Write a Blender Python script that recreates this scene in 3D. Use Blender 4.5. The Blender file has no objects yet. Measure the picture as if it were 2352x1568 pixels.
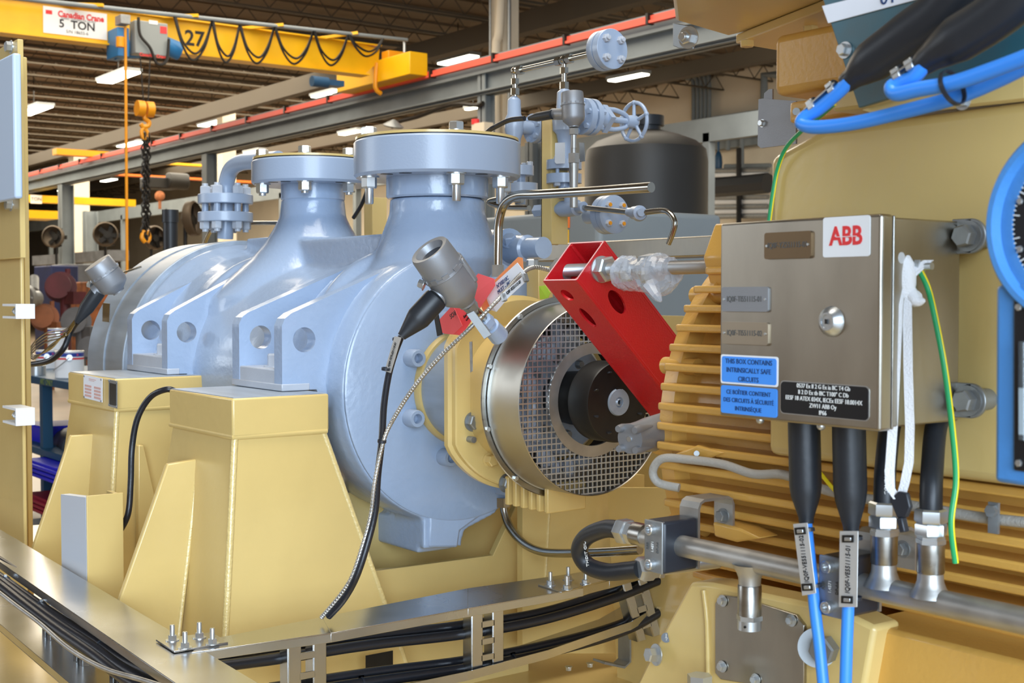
import bpy, math, random
from mathutils import Vector as V, Matrix
random.seed(7)
S = bpy.context.scene
COL = S.collection
# ------------------------------------------------------------------ camera (first, as everything is measured from it)
F = 2986.0; TH = math.radians(36.7); PT = math.atan(104/F); CZ = 1.5
s_, c_ = math.sin(TH), math.cos(TH); sp, cp = math.sin(PT), math.cos(PT)
RR = V((s_, c_, 0)); FW = V((-c_*cp, s_*cp, -sp)); UU = V((-c_*sp, s_*sp, cp)); CAM = V((0, 0, CZ))
cd = bpy.data.cameras.new('camera'); cam = bpy.data.objects.new('camera', cd); COL.objects.link(cam)
cd.sensor_width = 36; cd.lens = 36*F/2352; cd.clip_start = .05; cd.clip_end = 300
cd.dof.use_dof = True; cd.dof.focus_distance = 2.35; cd.dof.aperture_fstop = 12
cam.matrix_world = Matrix(((RR.x, UU.x, -FW.x, CAM.x), (RR.y, UU.y, -FW.y, CAM.y), (RR.z, UU.z, -FW.z, CAM.z), (0, 0, 0, 1)))
S.camera = cam
S.view_settings.view_transform = 'Standard'; S.view_settings.look = 'None'; S.view_settings.gamma = 1
S.view_settings.exposure = 0.25; S.view_settings.use_curve_mapping = False
# ------------------------------------------------------------------ world, the hall's big lights and added fills
w = bpy.data.worlds.new('World'); S.world = w; w.use_nodes = True
w.node_tree.nodes['Background'].inputs[0].default_value = (.74, .86, 1, 1)
w.node_tree.nodes['Background'].inputs[1].default_value = .45
def area(name, loc, tgt, sx, sy, power, col):
    l = bpy.data.lights.new(name, 'AREA'); l.shape = 'RECTANGLE'; l.size = sx; l.size_y = sy; l.energy = power; l.color = col
    o = bpy.data.objects.new(name, l); COL.objects.link(o); o.location = loc
    o.rotation_euler = (V(tgt)-V(loc)).to_track_quat('-Z', 'Y').to_euler(); return o
area('daylight_door', (5.0, -2.2, 2.7), (-2.3, 1.3, 1.2), 6.0, 4.2, 800, (.68, .83, 1))
area('side_fill', (-8.5, -5.6, 3.4), (-3.0, 1.4, 1.2), 6, 3, 210, (.82, .91, 1))  # added fill for the near-side faces, no door stands here
area('roof_light_near', (-1.5, 1.2, 6.6), (-1.8, 1.5, 0), 3.5, 3.0, 260, (1, .95, .86))
area('roof_light_mid', (-14, 6, 6.5), (-14, 6, 0), 12, 7, 1000, (1, .9, .74))
area('back_wall_fill', (-9, 15, 6.5), (-9, 22, 2), 10, 5, 1300, (1, .93, .8))  # added fill aimed at the back wall to brighten it
area('roof_light_far', (-36, 12, 6.5), (-36, 12, 0), 22, 14, 5200, (1, .9, .72))

def at(px, py, k, v):
    r = RR*((px-1176)/F) + UU*((784-py)/F) + FW
    if k == 'D': t = v
    else:
        i = 'XYZ'.index(k); t = (v-CAM[i])/r[i]
    return CAM + r*t
def atm(k, v, *pts): return [at(x, y, k, v) for x, y in pts]
# ------------------------------------------------------------------ materials
def lin(c):
    c = c/255; return c/12.92 if c <= .04045 else ((c+.055)/1.055)**2.4
MATS = {}
def mat(name, rgb, rough=.5, metal=0, bump=0, bscale=60, noise=0, nscale=8, coat=0, emit=0, alpha=1, trans=0, stretch=None, bdist=.002, rgb2=None, spec=.5):
    m = bpy.data.materials.new(name); m.use_nodes = True; nt = m.node_tree; b = nt.nodes['Principled BSDF']
    col = (lin(rgb[0]), lin(rgb[1]), lin(rgb[2]), 1)
    b.inputs['Base Color'].default_value = col
    b.inputs['Roughness'].default_value = rough; b.inputs['Metallic'].default_value = metal
    b.inputs['Coat Weight'].default_value = coat; b.inputs['Coat Roughness'].default_value = .12
    b.inputs['Specular IOR Level'].default_value = spec
    b.inputs['Transmission Weight'].default_value = trans; b.inputs['Alpha'].default_value = alpha
    if emit:
        b.inputs['Emission Color'].default_value = col; b.inputs['Emission Strength'].default_value = emit
    tc = nt.nodes.new('ShaderNodeTexCoord'); mp = nt.nodes.new('ShaderNodeMapping')
    nt.links.new(tc.outputs['Object'], mp.inputs[0])
    if stretch: mp.inputs['Scale'].default_value = stretch
    if bump:
        n = nt.nodes.new('ShaderNodeTexNoise'); n.inputs['Scale'].default_value = bscale; n.inputs['Detail'].default_value = 3
        nt.links.new(mp.outputs[0], n.inputs[0])
        bp = nt.nodes.new('ShaderNodeBump'); bp.inputs['Strength'].default_value = bump; bp.inputs['Distance'].default_value = bdist
        nt.links.new(n.outputs[0], bp.inputs['Height']); nt.links.new(bp.outputs[0], b.inputs['Normal'])
    if noise:
        n = nt.nodes.new('ShaderNodeTexNoise'); n.inputs['Scale'].default_value = nscale; n.inputs['Detail'].default_value = 5
        nt.links.new(mp.outputs[0], n.inputs[0])
        cr = nt.nodes.new('ShaderNodeValToRGB'); cr.color_ramp.elements[0].position = .3; cr.color_ramp.elements[1].position = .7
        r2 = rgb2 or [x*(1-noise) for x in rgb]
        cr.color_ramp.elements[0].color = (lin(r2[0]), lin(r2[1]), lin(r2[2]), 1); cr.color_ramp.elements[1].color = col
        nt.links.new(n.outputs[0], cr.inputs[0]); nt.links.new(cr.outputs[0], b.inputs['Base Color'])
        if metal > .5:
            mr = nt.nodes.new('ShaderNodeMapRange'); mr.inputs['To Min'].default_value = rough*.75; mr.inputs['To Max'].default_value = min(1, rough*1.35)
            nt.links.new(n.outputs[0], mr.inputs['Value']); nt.links.new(mr.outputs[0], b.inputs['Roughness'])
    MATS[name] = m; return m
YEL = mat('sand_yellow_paint', (218, 190, 122), .3, bump=.25, bscale=45, coat=.25, noise=.05, nscale=3)
YELC = mat('sand_yellow_cast_shaded', (212, 164, 80), .36, bump=.25, bscale=160, coat=.2)  # cast surfaces: shade on the fins is put into this deeper yellow
YELG = mat('sand_yellow_glossy_weld', (222, 198, 134), .1, bump=.7, bscale=140, bdist=.003, coat=.8)
BLU = mat('blue_grey_cast_paint', (160, 179, 206), .24, bump=.35, bscale=70, bdist=.003, coat=.35, noise=.05, nscale=5)
BLUS = mat('blue_grey_smooth_paint', (155, 170, 192), .33, bump=.12, bscale=220, coat=.15)
BLUW = mat('blue_grey_light_paint', (186, 192, 202), .3, bump=.2, bscale=120, noise=.06)
BARE = mat('machined_blue_steel', (168, 180, 194), .34, .15, noise=.15, nscale=3, stretch=(1, 8, 8))
ZINC = mat('zinc_plated_steel', (200, 204, 206), .3, .85)
ZINCD = mat('dull_zinc_steel', (156, 159, 160), .42, .7, bump=.15, bscale=300, noise=.12, nscale=30, bdist=.0003)
SST = mat('brushed_stainless', (178, 176, 170), .3, 1, noise=.12, nscale=6, bump=.05, bscale=300, stretch=(1, 1, 12))
SSTB = mat('stainless_box', (182, 176, 164), .34, 1, noise=.12, nscale=5, stretch=(3, 3, 1))
SSTP = mat('polished_stainless_tube', (176, 172, 162), .2, 1, noise=.08, nscale=10)
SSTM = mat('matt_stainless_pipe', (192, 190, 185), .42, .85, noise=.12, nscale=25, bump=.1, bscale=300, bdist=.0004)
TRAY = mat('stainless_tray', (205, 206, 206), .24, 1, noise=.14, nscale=4, bump=.12, bscale=9, bdist=.003)
ALU = mat('cast_aluminium', (150, 152, 156), .45, .6, bump=.3, bscale=500, noise=.05, nscale=14, bdist=.0004)
BLK = mat('black_rubber', (34, 37, 42), .42, bump=.1, bscale=120)
BLKC = mat('black_cable_sheath', (30, 32, 38), .34, bump=.15, bscale=200)
BLKP = mat('black_plastic', (38, 42, 50), .38)
DARK = mat('dark_oxide_steel', (44, 42, 40), .42, .4, noise=.2, nscale=20)
RED = mat('red_paint', (196, 26, 34), .32, bump=.3, bscale=320, coat=.2)
BLUEC = mat('blue_cable', (58, 140, 236), .38)
BLUEI = mat('blue_instrument_paint', (70, 132, 196), .4, bump=.2, bscale=200)
GRN = mat('green_wire', (36, 160, 98), .4); YLW = mat('yellow_wire_stripe', (240, 216, 30), .4)
WHT = mat('white_plastic', (232, 234, 236), .45)
PAPER = mat('white_paper', (232, 234, 240), .7, bump=.2, bscale=40)
STRAP = mat('white_woven_tape', (240, 241, 244), .8, bump=.7, bscale=500)
INKB = mat('black_ink', (26, 27, 30), .6); INKW = mat('white_ink', (232, 232, 228), .6); INKR = mat('red_ink', (222, 52, 54), .5)
INKN = mat('navy_ink', (28, 62, 110), .6); INKG = mat('grey_engraving', (84, 84, 82), .5)
LBLUE = mat('blue_label', (66, 146, 240), .45); LBLK = mat('black_label', (22, 23, 26), .35)
CYEL = mat('crane_yellow', (244, 186, 12), .38, noise=.06, nscale=3)
CYEL2 = mat('crane_amber', (226, 150, 16), .4)
ORNG = mat('orange_paint', (236, 118, 34), .5); TAGR = mat('red_card', (250, 98, 102), .6); TAGO = mat('orange_card', (250, 158, 96), .6)
LIME = mat('lime_card', (188, 232, 66), .6); TEAL = mat('teal_film', (62, 112, 128), .25, .3, noise=.35, nscale=9, rgb2=(92, 98, 96))
GSTEEL = mat('grey_structural_paint', (128, 136, 140), .5, noise=.1, nscale=2)
CRED = mat('conductor_red', (232, 92, 72), .5)
CREAM = mat('cream_paint', (224, 212, 190), .7, noise=.05, nscale=1); DECK = mat('tan_roof_deck', (108, 90, 68), .8, noise=.1, nscale=2)
JOIST = mat('joist_paint', (80, 70, 56), .7)
FLOORM = mat('sealed_concrete', (150, 132, 110), .35, noise=.2, nscale=1.2, bump=.1)
BTANK = mat('black_tank_plastic', (52, 50, 47), .5, noise=.1, nscale=2)
DBLUE = mat('dark_blue_motor_paint', (38, 78, 112), .45); CBLUE = mat('cart_blue', (22, 70, 100), .5); BINB = mat('blue_bin_plastic', (26, 30, 190), .45)
BINR = mat('maroon_bin_plastic', (140, 22, 48), .5); RUST = mat('rust_orange', (186, 112, 66), .8, noise=.4, nscale=6)
FANM = mat('fan_metal', (96, 84, 70), .5, .5); GLASS = mat('sight_glass', (200, 214, 220), .05, 0, trans=.9)
PLAST = mat('clear_wrap', (214, 224, 240), .08, 0, bump=.9, bscale=45, bdist=.006, alpha=.38, stretch=(1, 2.5, 1), coat=1)
LAMP = mat('lamp_lens', (255, 246, 222), .5, emit=9)
PINK = mat('pale_pink_print', (214, 170, 162), .6)
# ------------------------------------------------------------------ mesh building
def perp(a):
    a = V(a).normalized(); h = V((0, 0, 1)) if abs(a.z) < .9 else V((1, 0, 0))
    u = h.cross(a).normalized(); return a, u, a.cross(u)
class MB:
    def __init__(s): s.v = []; s.f = []
    def add(s, vs, fs):
        n = len(s.v); s.v += [V(x) for x in vs]; s.f += [[i+n for i in f] for f in fs]; return s
    def obox(s, c, ax, ay, az, sx, sy, sz):
        c = V(c); ax = V(ax).normalized()*sx/2; ay = V(ay).normalized()*sy/2; az = V(az).normalized()*sz/2
        vs = [c+ax*i+ay*j+az*k for i in (-1, 1) for j in (-1, 1) for k in (-1, 1)]
        return s.add(vs, [(0, 1, 3, 2), (4, 6, 7, 5), (0, 4, 5, 1), (2, 3, 7, 6), (0, 2, 6, 4), (1, 5, 7, 3)])
    def box(s, p, q):
        p = V(p); q = V(q); d = q-p
        return s.obox((p+q)/2, (1, 0, 0), (0, 1, 0), (0, 0, 1), abs(d.x), abs(d.y), abs(d.z))
    def bar(s, p, q, w, h, up=(0, 0, 1)):
        p = V(p); q = V(q); a = (q-p).normalized(); u = V(up).cross(a)
        if u.length < 1e-4: u = V((1, 0, 0)).cross(a)
        u.normalize(); return s.obox((p+q)/2, a, u, a.cross(u), (q-p).length, w, h)
    def lathe(s, o, ax, prof, n=48, capa=True, capb=True, ph=0):
        o = V(o); a, u, w_ = perp(ax); vs = []; fs = []
        for t, r in prof:
            for i in range(n):
                g = 2*math.pi*i/n+ph; vs.append(o+a*t+(u*math.cos(g)+w_*math.sin(g))*r)
        m = len(prof)
        for k in range(m-1):
            for i in range(n):
                j = (i+1) % n; fs.append((k*n+i, k*n+j, (k+1)*n+j, (k+1)*n+i))
        if capa: fs.append(tuple(reversed(range(n))))
        if capb: fs.append(tuple((m-1)*n+i for i in range(n)))
        return s.add(vs, fs)
    def cyl(s, p, q, r, r2=None, n=24, ph=0):
        p = V(p); q = V(q); return s.lathe(p, q-p, [(0, r), ((q-p).length, r if r2 is None else r2)], n, ph=ph)
    def ring(s, o, ax, prof, n=64):      # closed profile, like a pipe wall
        return s.lathe(o, ax, list(prof)+[prof[0]], n, False, False)
    def tube(s, pts, r, n=12, sm=6, rs=None, closed=False):
        pts = [V(p) for p in pts]
        if sm and len(pts) > 2:
            o = []; L = len(pts); rr = []
            for i in range(L-1 if not closed else L):
                g = (lambda k: pts[k % L]) if closed else (lambda k: pts[max(0, min(L-1, k))])
                a, b, c, d = g(i-1), g(i), g(i+1), g(i+2)
                for k in range(sm):
                    t = k/sm; o.append(.5*((2*b)+(c-a)*t+(2*a-5*b+4*c-d)*t*t+(3*b-3*c+d-a)*t**3))
                    if rs: rr.append(rs[i]*(1-t)+rs[(i+1) % L]*t)
            if not closed:
                o.append(pts[-1])
                if rs: rr.append(rs[-1])
            pts = o; rs = rr if rs else None
        L = len(pts); vs = []; fs = []; up = None
        for i, p in enumerate(pts):
            if closed: t = pts[(i+1) % L]-pts[i-1]
            else: t = pts[min(L-1, i+1)]-pts[max(0, i-1)]
            t.normalize()
            if up is None: _, u, _w = perp(t)
            else:
                u = up-t*up.dot(t)
                u = u.normalized() if u.length > 1e-6 else perp(t)[1]
            up = u; b = t.cross(u); rad = rs[i] if rs else r
            for k in range(n):
                g = 2*math.pi*k/n; vs.append(p+(u*math.cos(g)+b*math.sin(g))*rad)
        for i in range(L if closed else L-1):
            i2 = (i+1) % L
            for k in range(n):
                k2 = (k+1) % n; fs.append((i*n+k, i*n+k2, i2*n+k2, i2*n+k))
        if not closed: fs += [tuple(reversed(range(n))), tuple((L-1)*n+i for i in range(n))]
        return s.add(vs, fs)
    def prism(s, poly, vec):
        poly = [V(p) for p in poly]; vec = V(vec); n = len(poly)
        nn = V((0, 0, 0))
        for i in range(n): nn += poly[i].cross(poly[(i+1) % n])
        if nn.dot(vec) > 0: poly.reverse()
        return s.add(poly+[p+vec for p in poly], [tuple(range(n)), tuple(2*n-1-i for i in range(n))]+[(i, i+n, (i+1) % n+n, (i+1) % n) for i in range(n)])
    def loft(s, secs):                    # list of equally long closed sections
        n = len(secs[0]); vs = [p for q in secs for p in q]; fs = []
        for k in range(len(secs)-1):
            for i in range(n):
                j = (i+1) % n; fs.append((k*n+i, k*n+j, (k+1)*n+j, (k+1)*n+i))
        fs += [tuple(reversed(range(n))), tuple((len(secs)-1)*n+i for i in range(n))]
        return s.add(vs, fs)
    def sph(s, c, r, n=16, sc=(1, 1, 1)):
        c = V(c); m = n//2; pr = [(-r*math.cos(math.pi*k/m), max(1e-5, r*math.sin(math.pi*k/m))) for k in range(m+1)]
        b = MB().lathe((0, 0, 0), (0, 0, 1), pr, n)
        return s.add([c+V((p.x*sc[0], p.y*sc[1], p.z*sc[2])) for p in b.v], b.f)
    def strip(s, pts, wv, t):             # flat ribbon along pts, width vector wv, thickness t downwards-normal
        pts = [V(p) for p in pts]; wv = V(wv); vs = []; fs = []
        for i, p in enumerate(pts):
            d = (pts[min(len(pts)-1, i+1)]-pts[max(0, i-1)]).normalized(); nn = d.cross(wv).normalized()*t
            vs += [p, p+wv, p+wv+nn, p+nn]
        for i in range(len(pts)-1):
            for k in range(4):
                k2 = (k+1) % 4; fs.append((i*4+k, i*4+k2, i*4+4+k2, i*4+4+k))
        L = (len(pts)-1)*4; fs += [(3, 2, 1, 0), (L, L+1, L+2, L+3)]
        return s.add(vs, fs)
    def build(s, name, m, parent=None, loc=None, bev=0, smooth=True, ang=38, seg=2):
        org = V((0, 0, 0)); p = parent
        while p is not None: org += p.location; p = p.parent
        if parent is None:
            if loc is None:
                xs = [v.x for v in s.v]; ys = [v.y for v in s.v]; zs = [v.z for v in s.v]
                loc = ((min(xs)+max(xs))/2, (min(ys)+max(ys))/2, min(zs))
            org = V(loc)
        me = bpy.data.meshes.new(name); me.from_pydata([tuple(v-org) for v in s.v], [], s.f); me.materials.append(m)
        me.validate()
        import bmesh
        bm = bmesh.new(); bm.from_mesh(me); bmesh.ops.recalc_face_normals(bm, faces=bm.faces); bm.to_mesh(me); bm.free()
        if smooth:
            me.polygons.foreach_set('use_smooth', [True]*len(me.polygons)); me.set_sharp_from_angle(angle=math.radians(ang))
        me.update(); o = bpy.data.objects.new(name, me); COL.objects.link(o)
        if parent is None: o.location = org
        else: o.parent = parent
        if bev:
            b = o.modifiers.new('bevel', 'BEVEL'); b.width = bev; b.segments = seg; b.limit_method = 'ANGLE'; b.angle_limit = math.radians(40)
            b.harden_normals = False
        return o
def tag(o, label=None, cat=None, group=None, kind=None):
    if label: o['label'] = label
    if cat: o['category'] = cat
    if group: o['group'] = group
    if kind: o['kind'] = kind
    return o
def thing(name, label, cat, loc=(0, 0, 0), group=None):
    o = bpy.data.objects.new(name, None); COL.objects.link(o); o.location = loc; o.empty_display_size = .05
    bpy.context.view_layer.update
    return tag(o, label, cat, group)
def struct(o): o['kind'] = 'structure'; return o
def copy_tree(o, parent=None):
    c = o.copy(); COL.objects.link(c)
    if parent is not None: c.parent = parent
    for ch in [x for x in ALLCH(o)]: copy_tree(ch, c)
    return c
def ALLCH(o): return [x for x in bpy.data.objects if x.parent == o]
FCACHE = {}
def text(body, pos, size, xd, yd, m, parent, name='lettering', ax='CENTER', wid=1, bold=0, ext=.0004, sp=1, lsp=1):
    cu = bpy.data.curves.new('txt', 'FONT'); cu.body = body; cu.size = size; cu.align_x = ax; cu.align_y = 'CENTER'
    cu.extrude = ext; cu.offset = bold; cu.space_character = sp; cu.space_line = lsp; cu.resolution_u = 3
    t = bpy.data.objects.new('txt', cu); COL.objects.link(t)
    me = bpy.data.meshes.new_from_object(t); bpy.data.objects.remove(t); bpy.data.curves.remove(cu)
    xd = V(xd).normalized(); yd = V(yd); yd = (yd-xd*yd.dot(xd)).normalized(); zd = xd.cross(yd)
    org = V((0, 0, 0)); p = parent
    while p is not None: org += p.location; p = p.parent
    for v in me.vertices:
        c = v.co; v.co = V(pos)+xd*c.x*wid+yd*c.y+zd*c.z-org
    me.materials.clear(); me.materials.append(m)
    o = bpy.data.objects.new(name, me); COL.objects.link(o); o.parent = parent; return o
def bolt(parent, p, ax, r, h, m=ZINC, washer=1.25, stud=0, name='bolt', rot=.2):
    """hex head standing on p, pointing along ax, with washer and optional stud beyond"""
    p = V(p); a = V(ax).normalized(); b = MB(); t = 0
    if washer: b.lathe(p, a, [(0, r*washer), (r*.16, r*washer)], 24); t = r*.16
    b.lathe(p, a, [(t, r*1.0), (t+h*.86, r*1.0), (t+h, r*.86)], 6, ph=rot)
    if stud: b.lathe(p, a, [(t+h*.8, r*.55), (t+h+stud*.92, r*.55), (t+h+stud, r*.48)], 16)
    return b.build(name, m, parent, ang=28)
def capscrew(parent, p, ax, r, h, m=BLUS, name='cap_screw'):
    p = V(p); a = V(ax).normalized()
    b = MB().lathe(p, a, [(0, r), (h*.88, r), (h, r*.9), (h, r*.56), (h*.45, r*.5)], 32)
    o = b.build(name, m, parent, ang=28)
    return o
def plate_hole(mb, poly, c, r, to3, t, n=48):
    """flat plate (2-D polygon star-shaped about c) with a round hole, to3 maps 2-D to 3-D, t thickness vector"""
    an = sorted([2*math.pi*i/n for i in range(n)]+[math.atan2(p[1]-c[1], p[0]-c[0]) % (2*math.pi) for p in poly])
    out = []; inn = []
    for g in an:
        dx, dy = math.cos(g), math.sin(g); best = None
        for i in range(len(poly)):
            x1, y1 = poly[i]; x2, y2 = poly[(i+1) % len(poly)]; ex, ey = x2-x1, y2-y1
            det = dx*(-ey)+ex*dy
            if abs(det) < 1e-12: continue
            qx, qy = x1-c[0], y1-c[1]; tt = (qx*(-ey)+ex*qy)/det; uu = (dx*qy-dy*qx)/det
            if tt > 1e-6 and -1e-6 <= uu <= 1+1e-6 and (best is None or tt > best): best = tt
        best = best or r*1.5
        out.append((c[0]+dx*best, c[1]+dy*best)); inn.append((c[0]+dx*r, c[1]+dy*r))
    N = len(an); t = V(t); A = [V(to3(p)) for p in out]; B = [V(to3(p)) for p in inn]
    vs = A+B+[p+t for p in A]+[p+t for p in B]; fs = []
    for i in range(N):
        j = (i+1) % N
        fs += [(i, j, N+j, N+i), (2*N+i, 3*N+i, 3*N+j, 2*N+j), (i, 2*N+i, 2*N+j, j), (N+i, N+j, 3*N+j, 3*N+i)]
    return mb.add(vs, fs)
YA, ZA = 1.65, 1.297
X1 = V((1, 0, 0)); Y1 = V((0, 1, 0)); Z1 = V((0, 0, 1))
# ================================================================== PUMP
pump = thing('centrifugal_pump', 'large blue-grey cast pump with two flanged nozzles on top, standing on yellow pedestals', 'pump', (-3.0, YA, ZA-.36))
cb = MB()
cb.lathe((0, YA, ZA), X1, [(-3.62, .30), (-3.61, .350), (-3.50, .354), (-3.46, .338), (-3.41, .322), (-3.34, .314), (-3.26, .316), (-3.12, .310), (-3.0, .295), (-2.88, .284),
                           (-2.8, .284), (-2.72, .292), (-2.6, .303), (-2.50, .309), (-2.44, .309), (-2.415, .305), (-2.405, .303)], 72)
# nozzles growing out of the casing
def flare(secs):
    cb.loft([[V((cx+rx*math.cos(2*math.pi*i/48), YA+ry*math.sin(2*math.pi*i/48)+oy, z)) for i in range(48)] for z, cx, rx, ry, oy in secs])
flare([(1.40, -2.58, .14, .22, -.03), (1.50, -2.56, .15, .20, -.02), (1.545, -2.525, .145, .17, -.005), (1.585, -2.505, .142, .147, 0), (1.62, -2.50, .134, .136, 0), (1.66, -2.50, .120, .120, 0), (1.69, -2.50, .1095, .1095, 0), (1.722, -2.50, .1085, .1085, 0)])
flare([(1.42, -3.16, .22, .25, -.03), (1.50, -3.15, .20, .23, -.03), (1.56, -3.12, .175, .185, -.015), (1.60, -3.11, .15, .155, -.005), (1.64, -3.10, .125, .128, 0), (1.68, -3.10, .103, .103, 0), (1.71, -3.10, .088, .088, 0), (1.76, -3.10, .0825, .0825, 0)])
# cross rib between the nozzles
cb.box((-3.1, YA-.09, 1.5), (-2.5, YA+.06, 1.645))
cb.box((-3.45, YA-.03, 1.58), (-3.1, YA+.03, 1.665))
# volute bulges sweeping from the lugs to the nozzles
for X, dy in ((-2.60, 0), (-3.26, .02)):
    cb.tube([(X, 1.42+dy, 1.36), (X, 1.44, 1.47), (X+.02, 1.51, 1.545), (X+.08, 1.62, 1.60)], .05, 20, 6, [.035, .04, .045, .04])
# lug plates with lifting holes
LUG = []
def lug(xa, xb, dy, dz=0):
    po = [(1.236+dy, 1.302), (1.236+dy, 1.438), (1.243+dy, 1.453), (1.258+dy, 1.464), (1.504, 1.563+dz), (1.62, 1.603+dz), (1.66, 1.50), (1.60, 1.262), (1.335, 1.262), (1.335, 1.302)]
    LUG.append((xa, xb, dy, po))
    pi = [(1.345+dy, 1.302), (1.345+dy, 1.49), (1.504, 1.557+dz), (1.62, 1.597+dz), (1.66, 1.50), (1.60, 1.266), (1.345, 1.266)]
    for x, t in ((xa-.004, -.028), (xb+.004, .028)): cb.prism([(x, y, z) for y, z in pi], (t, 0, 0))
    cb.box((xb+.004, 1.245+dy, 1.306), (xa-.004, 1.42, 1.344))
lug(-2.462, -2.706, 0); lug(-3.164, -3.445, .032, .01)
keep = cb
# bottom rib and drain boss
cb.prism([(-2.405, YA-.10, ZA-.27), (-2.405, YA-.10, ZA-.355), (-2.405, YA+.0, ZA-.36), (-2.405, YA+.01, ZA-.325), (-2.405, YA+.10, ZA-.295), (-2.405, YA+.10, ZA-.24)], (-.03, 0, 0))
cb.box((-3.3, YA-.10, ZA-.37), (-2.43, YA-.0, ZA-.30))
casing = cb.build('casing', BLU, pump)
rm = casing.modifiers.new('union', 'REMESH'); rm.mode = 'VOXEL'; rm.voxel_size = .0055; rm.use_smooth_shade = True
sm = casing.modifiers.new('fillet', 'SMOOTH'); sm.factor = .6; sm.iterations = 5
for xa, xb, dy, po in LUG:
    po2 = [p for p in po[:5]]+[(1.60, 1.594), (1.52, 1.40), (1.47, 1.262)]+po[7:]
    for x, t in ((xa, -.036), (xb, .036)):
        plate_hole(MB(), po2, (1.288+dy, 1.408), .0265, lambda p: (x, p[0], p[1]), (t, 0, 0)).build('lifting_lug', BLU, pump, ang=30)
    MB().box((xb+.001, 1.237+dy, 1.302), (xa-.001, 1.34, 1.346)).build('foot_block', BLUW, pump, bev=.003)
# crisp machined pieces
MB().lathe((0, YA, ZA), X1, [(-2.412, .300), (-2.4, .300), (-2.397, .296), (-2.397, .02)], 96, capb=True).build('front_cover', BLU, pump)
MB().prism([(-2.4, YA-.088, ZA-.27), (-2.4, YA-.09, ZA-.352), (-2.4, YA-.012, ZA-.362), (-2.4, YA-.005, ZA-.325), (-2.4, YA+.045, ZA-.30), (-2.4, YA+.14, ZA-.255), (-2.4, YA+.14, ZA-.2), (-2.4, YA-.05, ZA-.2)], (-.03, 0, 0)).build('drain_boss', BLU, pump, bev=.006)
MB().box((-2.34, 1.738, 1.048), (-2.40, 1.79, 1.085)).build('drain_block', BLUS, pump, bev=.003)
MB().ring((0, YA, ZA), X1, [(-3.68, .1), (-3.68, .362), (-3.60, .366), (-3.53, .366), (-3.53, .1)], 96).build('casing_flange', BARE, pump, bev=.003)
MB().ring((0, YA, ZA), X1, [(-3.83, .05), (-3.83, .355), (-3.82, .365), (-3.687, .365), (-3.687, .05)], 96).build('end_cover', BARE, pump)
def nozzle_flange(cx, r, z0, z1, rn, rb, angs, br, studs, zc):
    f = MB().lathe((cx, YA, 0), Z1, [(z0, r-.006), (z0+.006, r), (z1-.004, r), (z1, r-.004)], 96).build('nozzle_flange', BLUS, pump)
    MB().lathe((cx, YA, 0), Z1, [(zc, rn-.004), (zc+.004, rn), (z0, rn)], 64).build('weld_neck', BLU, pump)
    MB().lathe((cx, YA, 0), Z1, [(z1, r-.006), (z1+.003, r-.006)], 96).build('gasket', BLK, pump)
    MB().lathe((cx, YA, 0), Z1, [(z1+.003, r-.004), (z1+.0085, r-.004)], 96).build('cover_plate', YEL, pump)
    for a_, top in angs:
        g = math.radians(90-36.7-a_); x = cx+rb*math.cos(g); y = YA+rb*math.sin(g)
        if top: bolt(pump, (x, y, z1+.0085), Z1, br, br*1.0, name='flange_bolt', washer=1.1, rot=g+.3)
        bolt(pump, (x, y, z0), -Z1, br*1.02, br*1.35, name='flange_nut', stud=studs, rot=g)
    for a_ in (50, 112, 130, 185, 300):      # empty bolt holes between
        if 1:
            g = math.radians(90-36.7-a_); MB().lathe((cx+rb*math.cos(g), YA+rb*math.sin(g), z0), -Z1, [(0, br*.8), (.0006, br*.8)], 20).build('bolt_hole', DARK, pump)
nozzle_flange(-2.50, .1905, 1.768, 1.85, .117, .162, ((26.5, 0), (72, 1), (157, 1), (250, 1), (340, 0)), .0175, .035, 1.722)
nozzle_flange(-3.10, .161, 1.794, 1.856, .0845, .135, ((38, 1), (90, 1), (157, 1), (250, 0)), .0165, .006, 1.752)
for X, dy in ((-2.585, 0), (-3.305, .032)):
    bolt(pump, (X, 1.28+dy, 1.346), Z1, .017, .026, BLUW, name='hold_down_bolt', washer=1.4)
for xa, xb, dy in ((-2.462, -2.706, 0), (-3.164, -3.445, .032)):
    MB().box((xb-.0015, 1.2345+dy, 1.301), (xa+.0015, 1.30, 1.316)).build('foot_pad', BLUW, pump, bev=.002)
# big socket screws round the bearing housing, on the front cover
for px, py in ((960, 823), (958, 962), (1036, 1052), (1040, 735)):
    p = at(px+2, py, 'X', -2.363)-X1*.034; capscrew(pump, p, X1, .0195, .034)
# ---- side connection on the far right of the casing (seen behind the nozzle)
sn = MB()
q = at(1120, 575, 'Y', 1.84)
sn.tube([q-V((.12, 0, 0)), q, q+V((.07, 0, 0))], .05, 28, 0)
sn.lathe(q+V((.06, 0, 0)), X1, [(0, .05), (.03, .05), (.034, .034), (.1, .032), (.105, .026), (.16, .025)], 28)
sn.build('side_connection', BLU, pump)
bolt(pump, at(1172, 560, 'Y', 1.82), V((.3, -.4, .8)), .016, .02, BLU, name='plug')
# ---- stand-alone vent spigot behind the flange
# ================================================================== BEARING HOUSING
bh = thing('bearing_housing', 'sand-yellow bearing bracket with steel collar between the pump front and the round guard', 'bearing housing', (-2.2, YA, 1.08))
MB().ring((0, YA, ZA), X1, [(-2.396, .08), (-2.396, .131), (-2.386, .131), (-2.380, .128), (-2.380, .08)], 80).build('seal_flange', YEL, bh)
MB().ring((0, YA, ZA), X1, [(-2.380, .07), (-2.380, .122), (-2.22, .122), (-2.21, .12), (-2.21, .07)], 80).build('steel_collar', BARE, bh)
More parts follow.
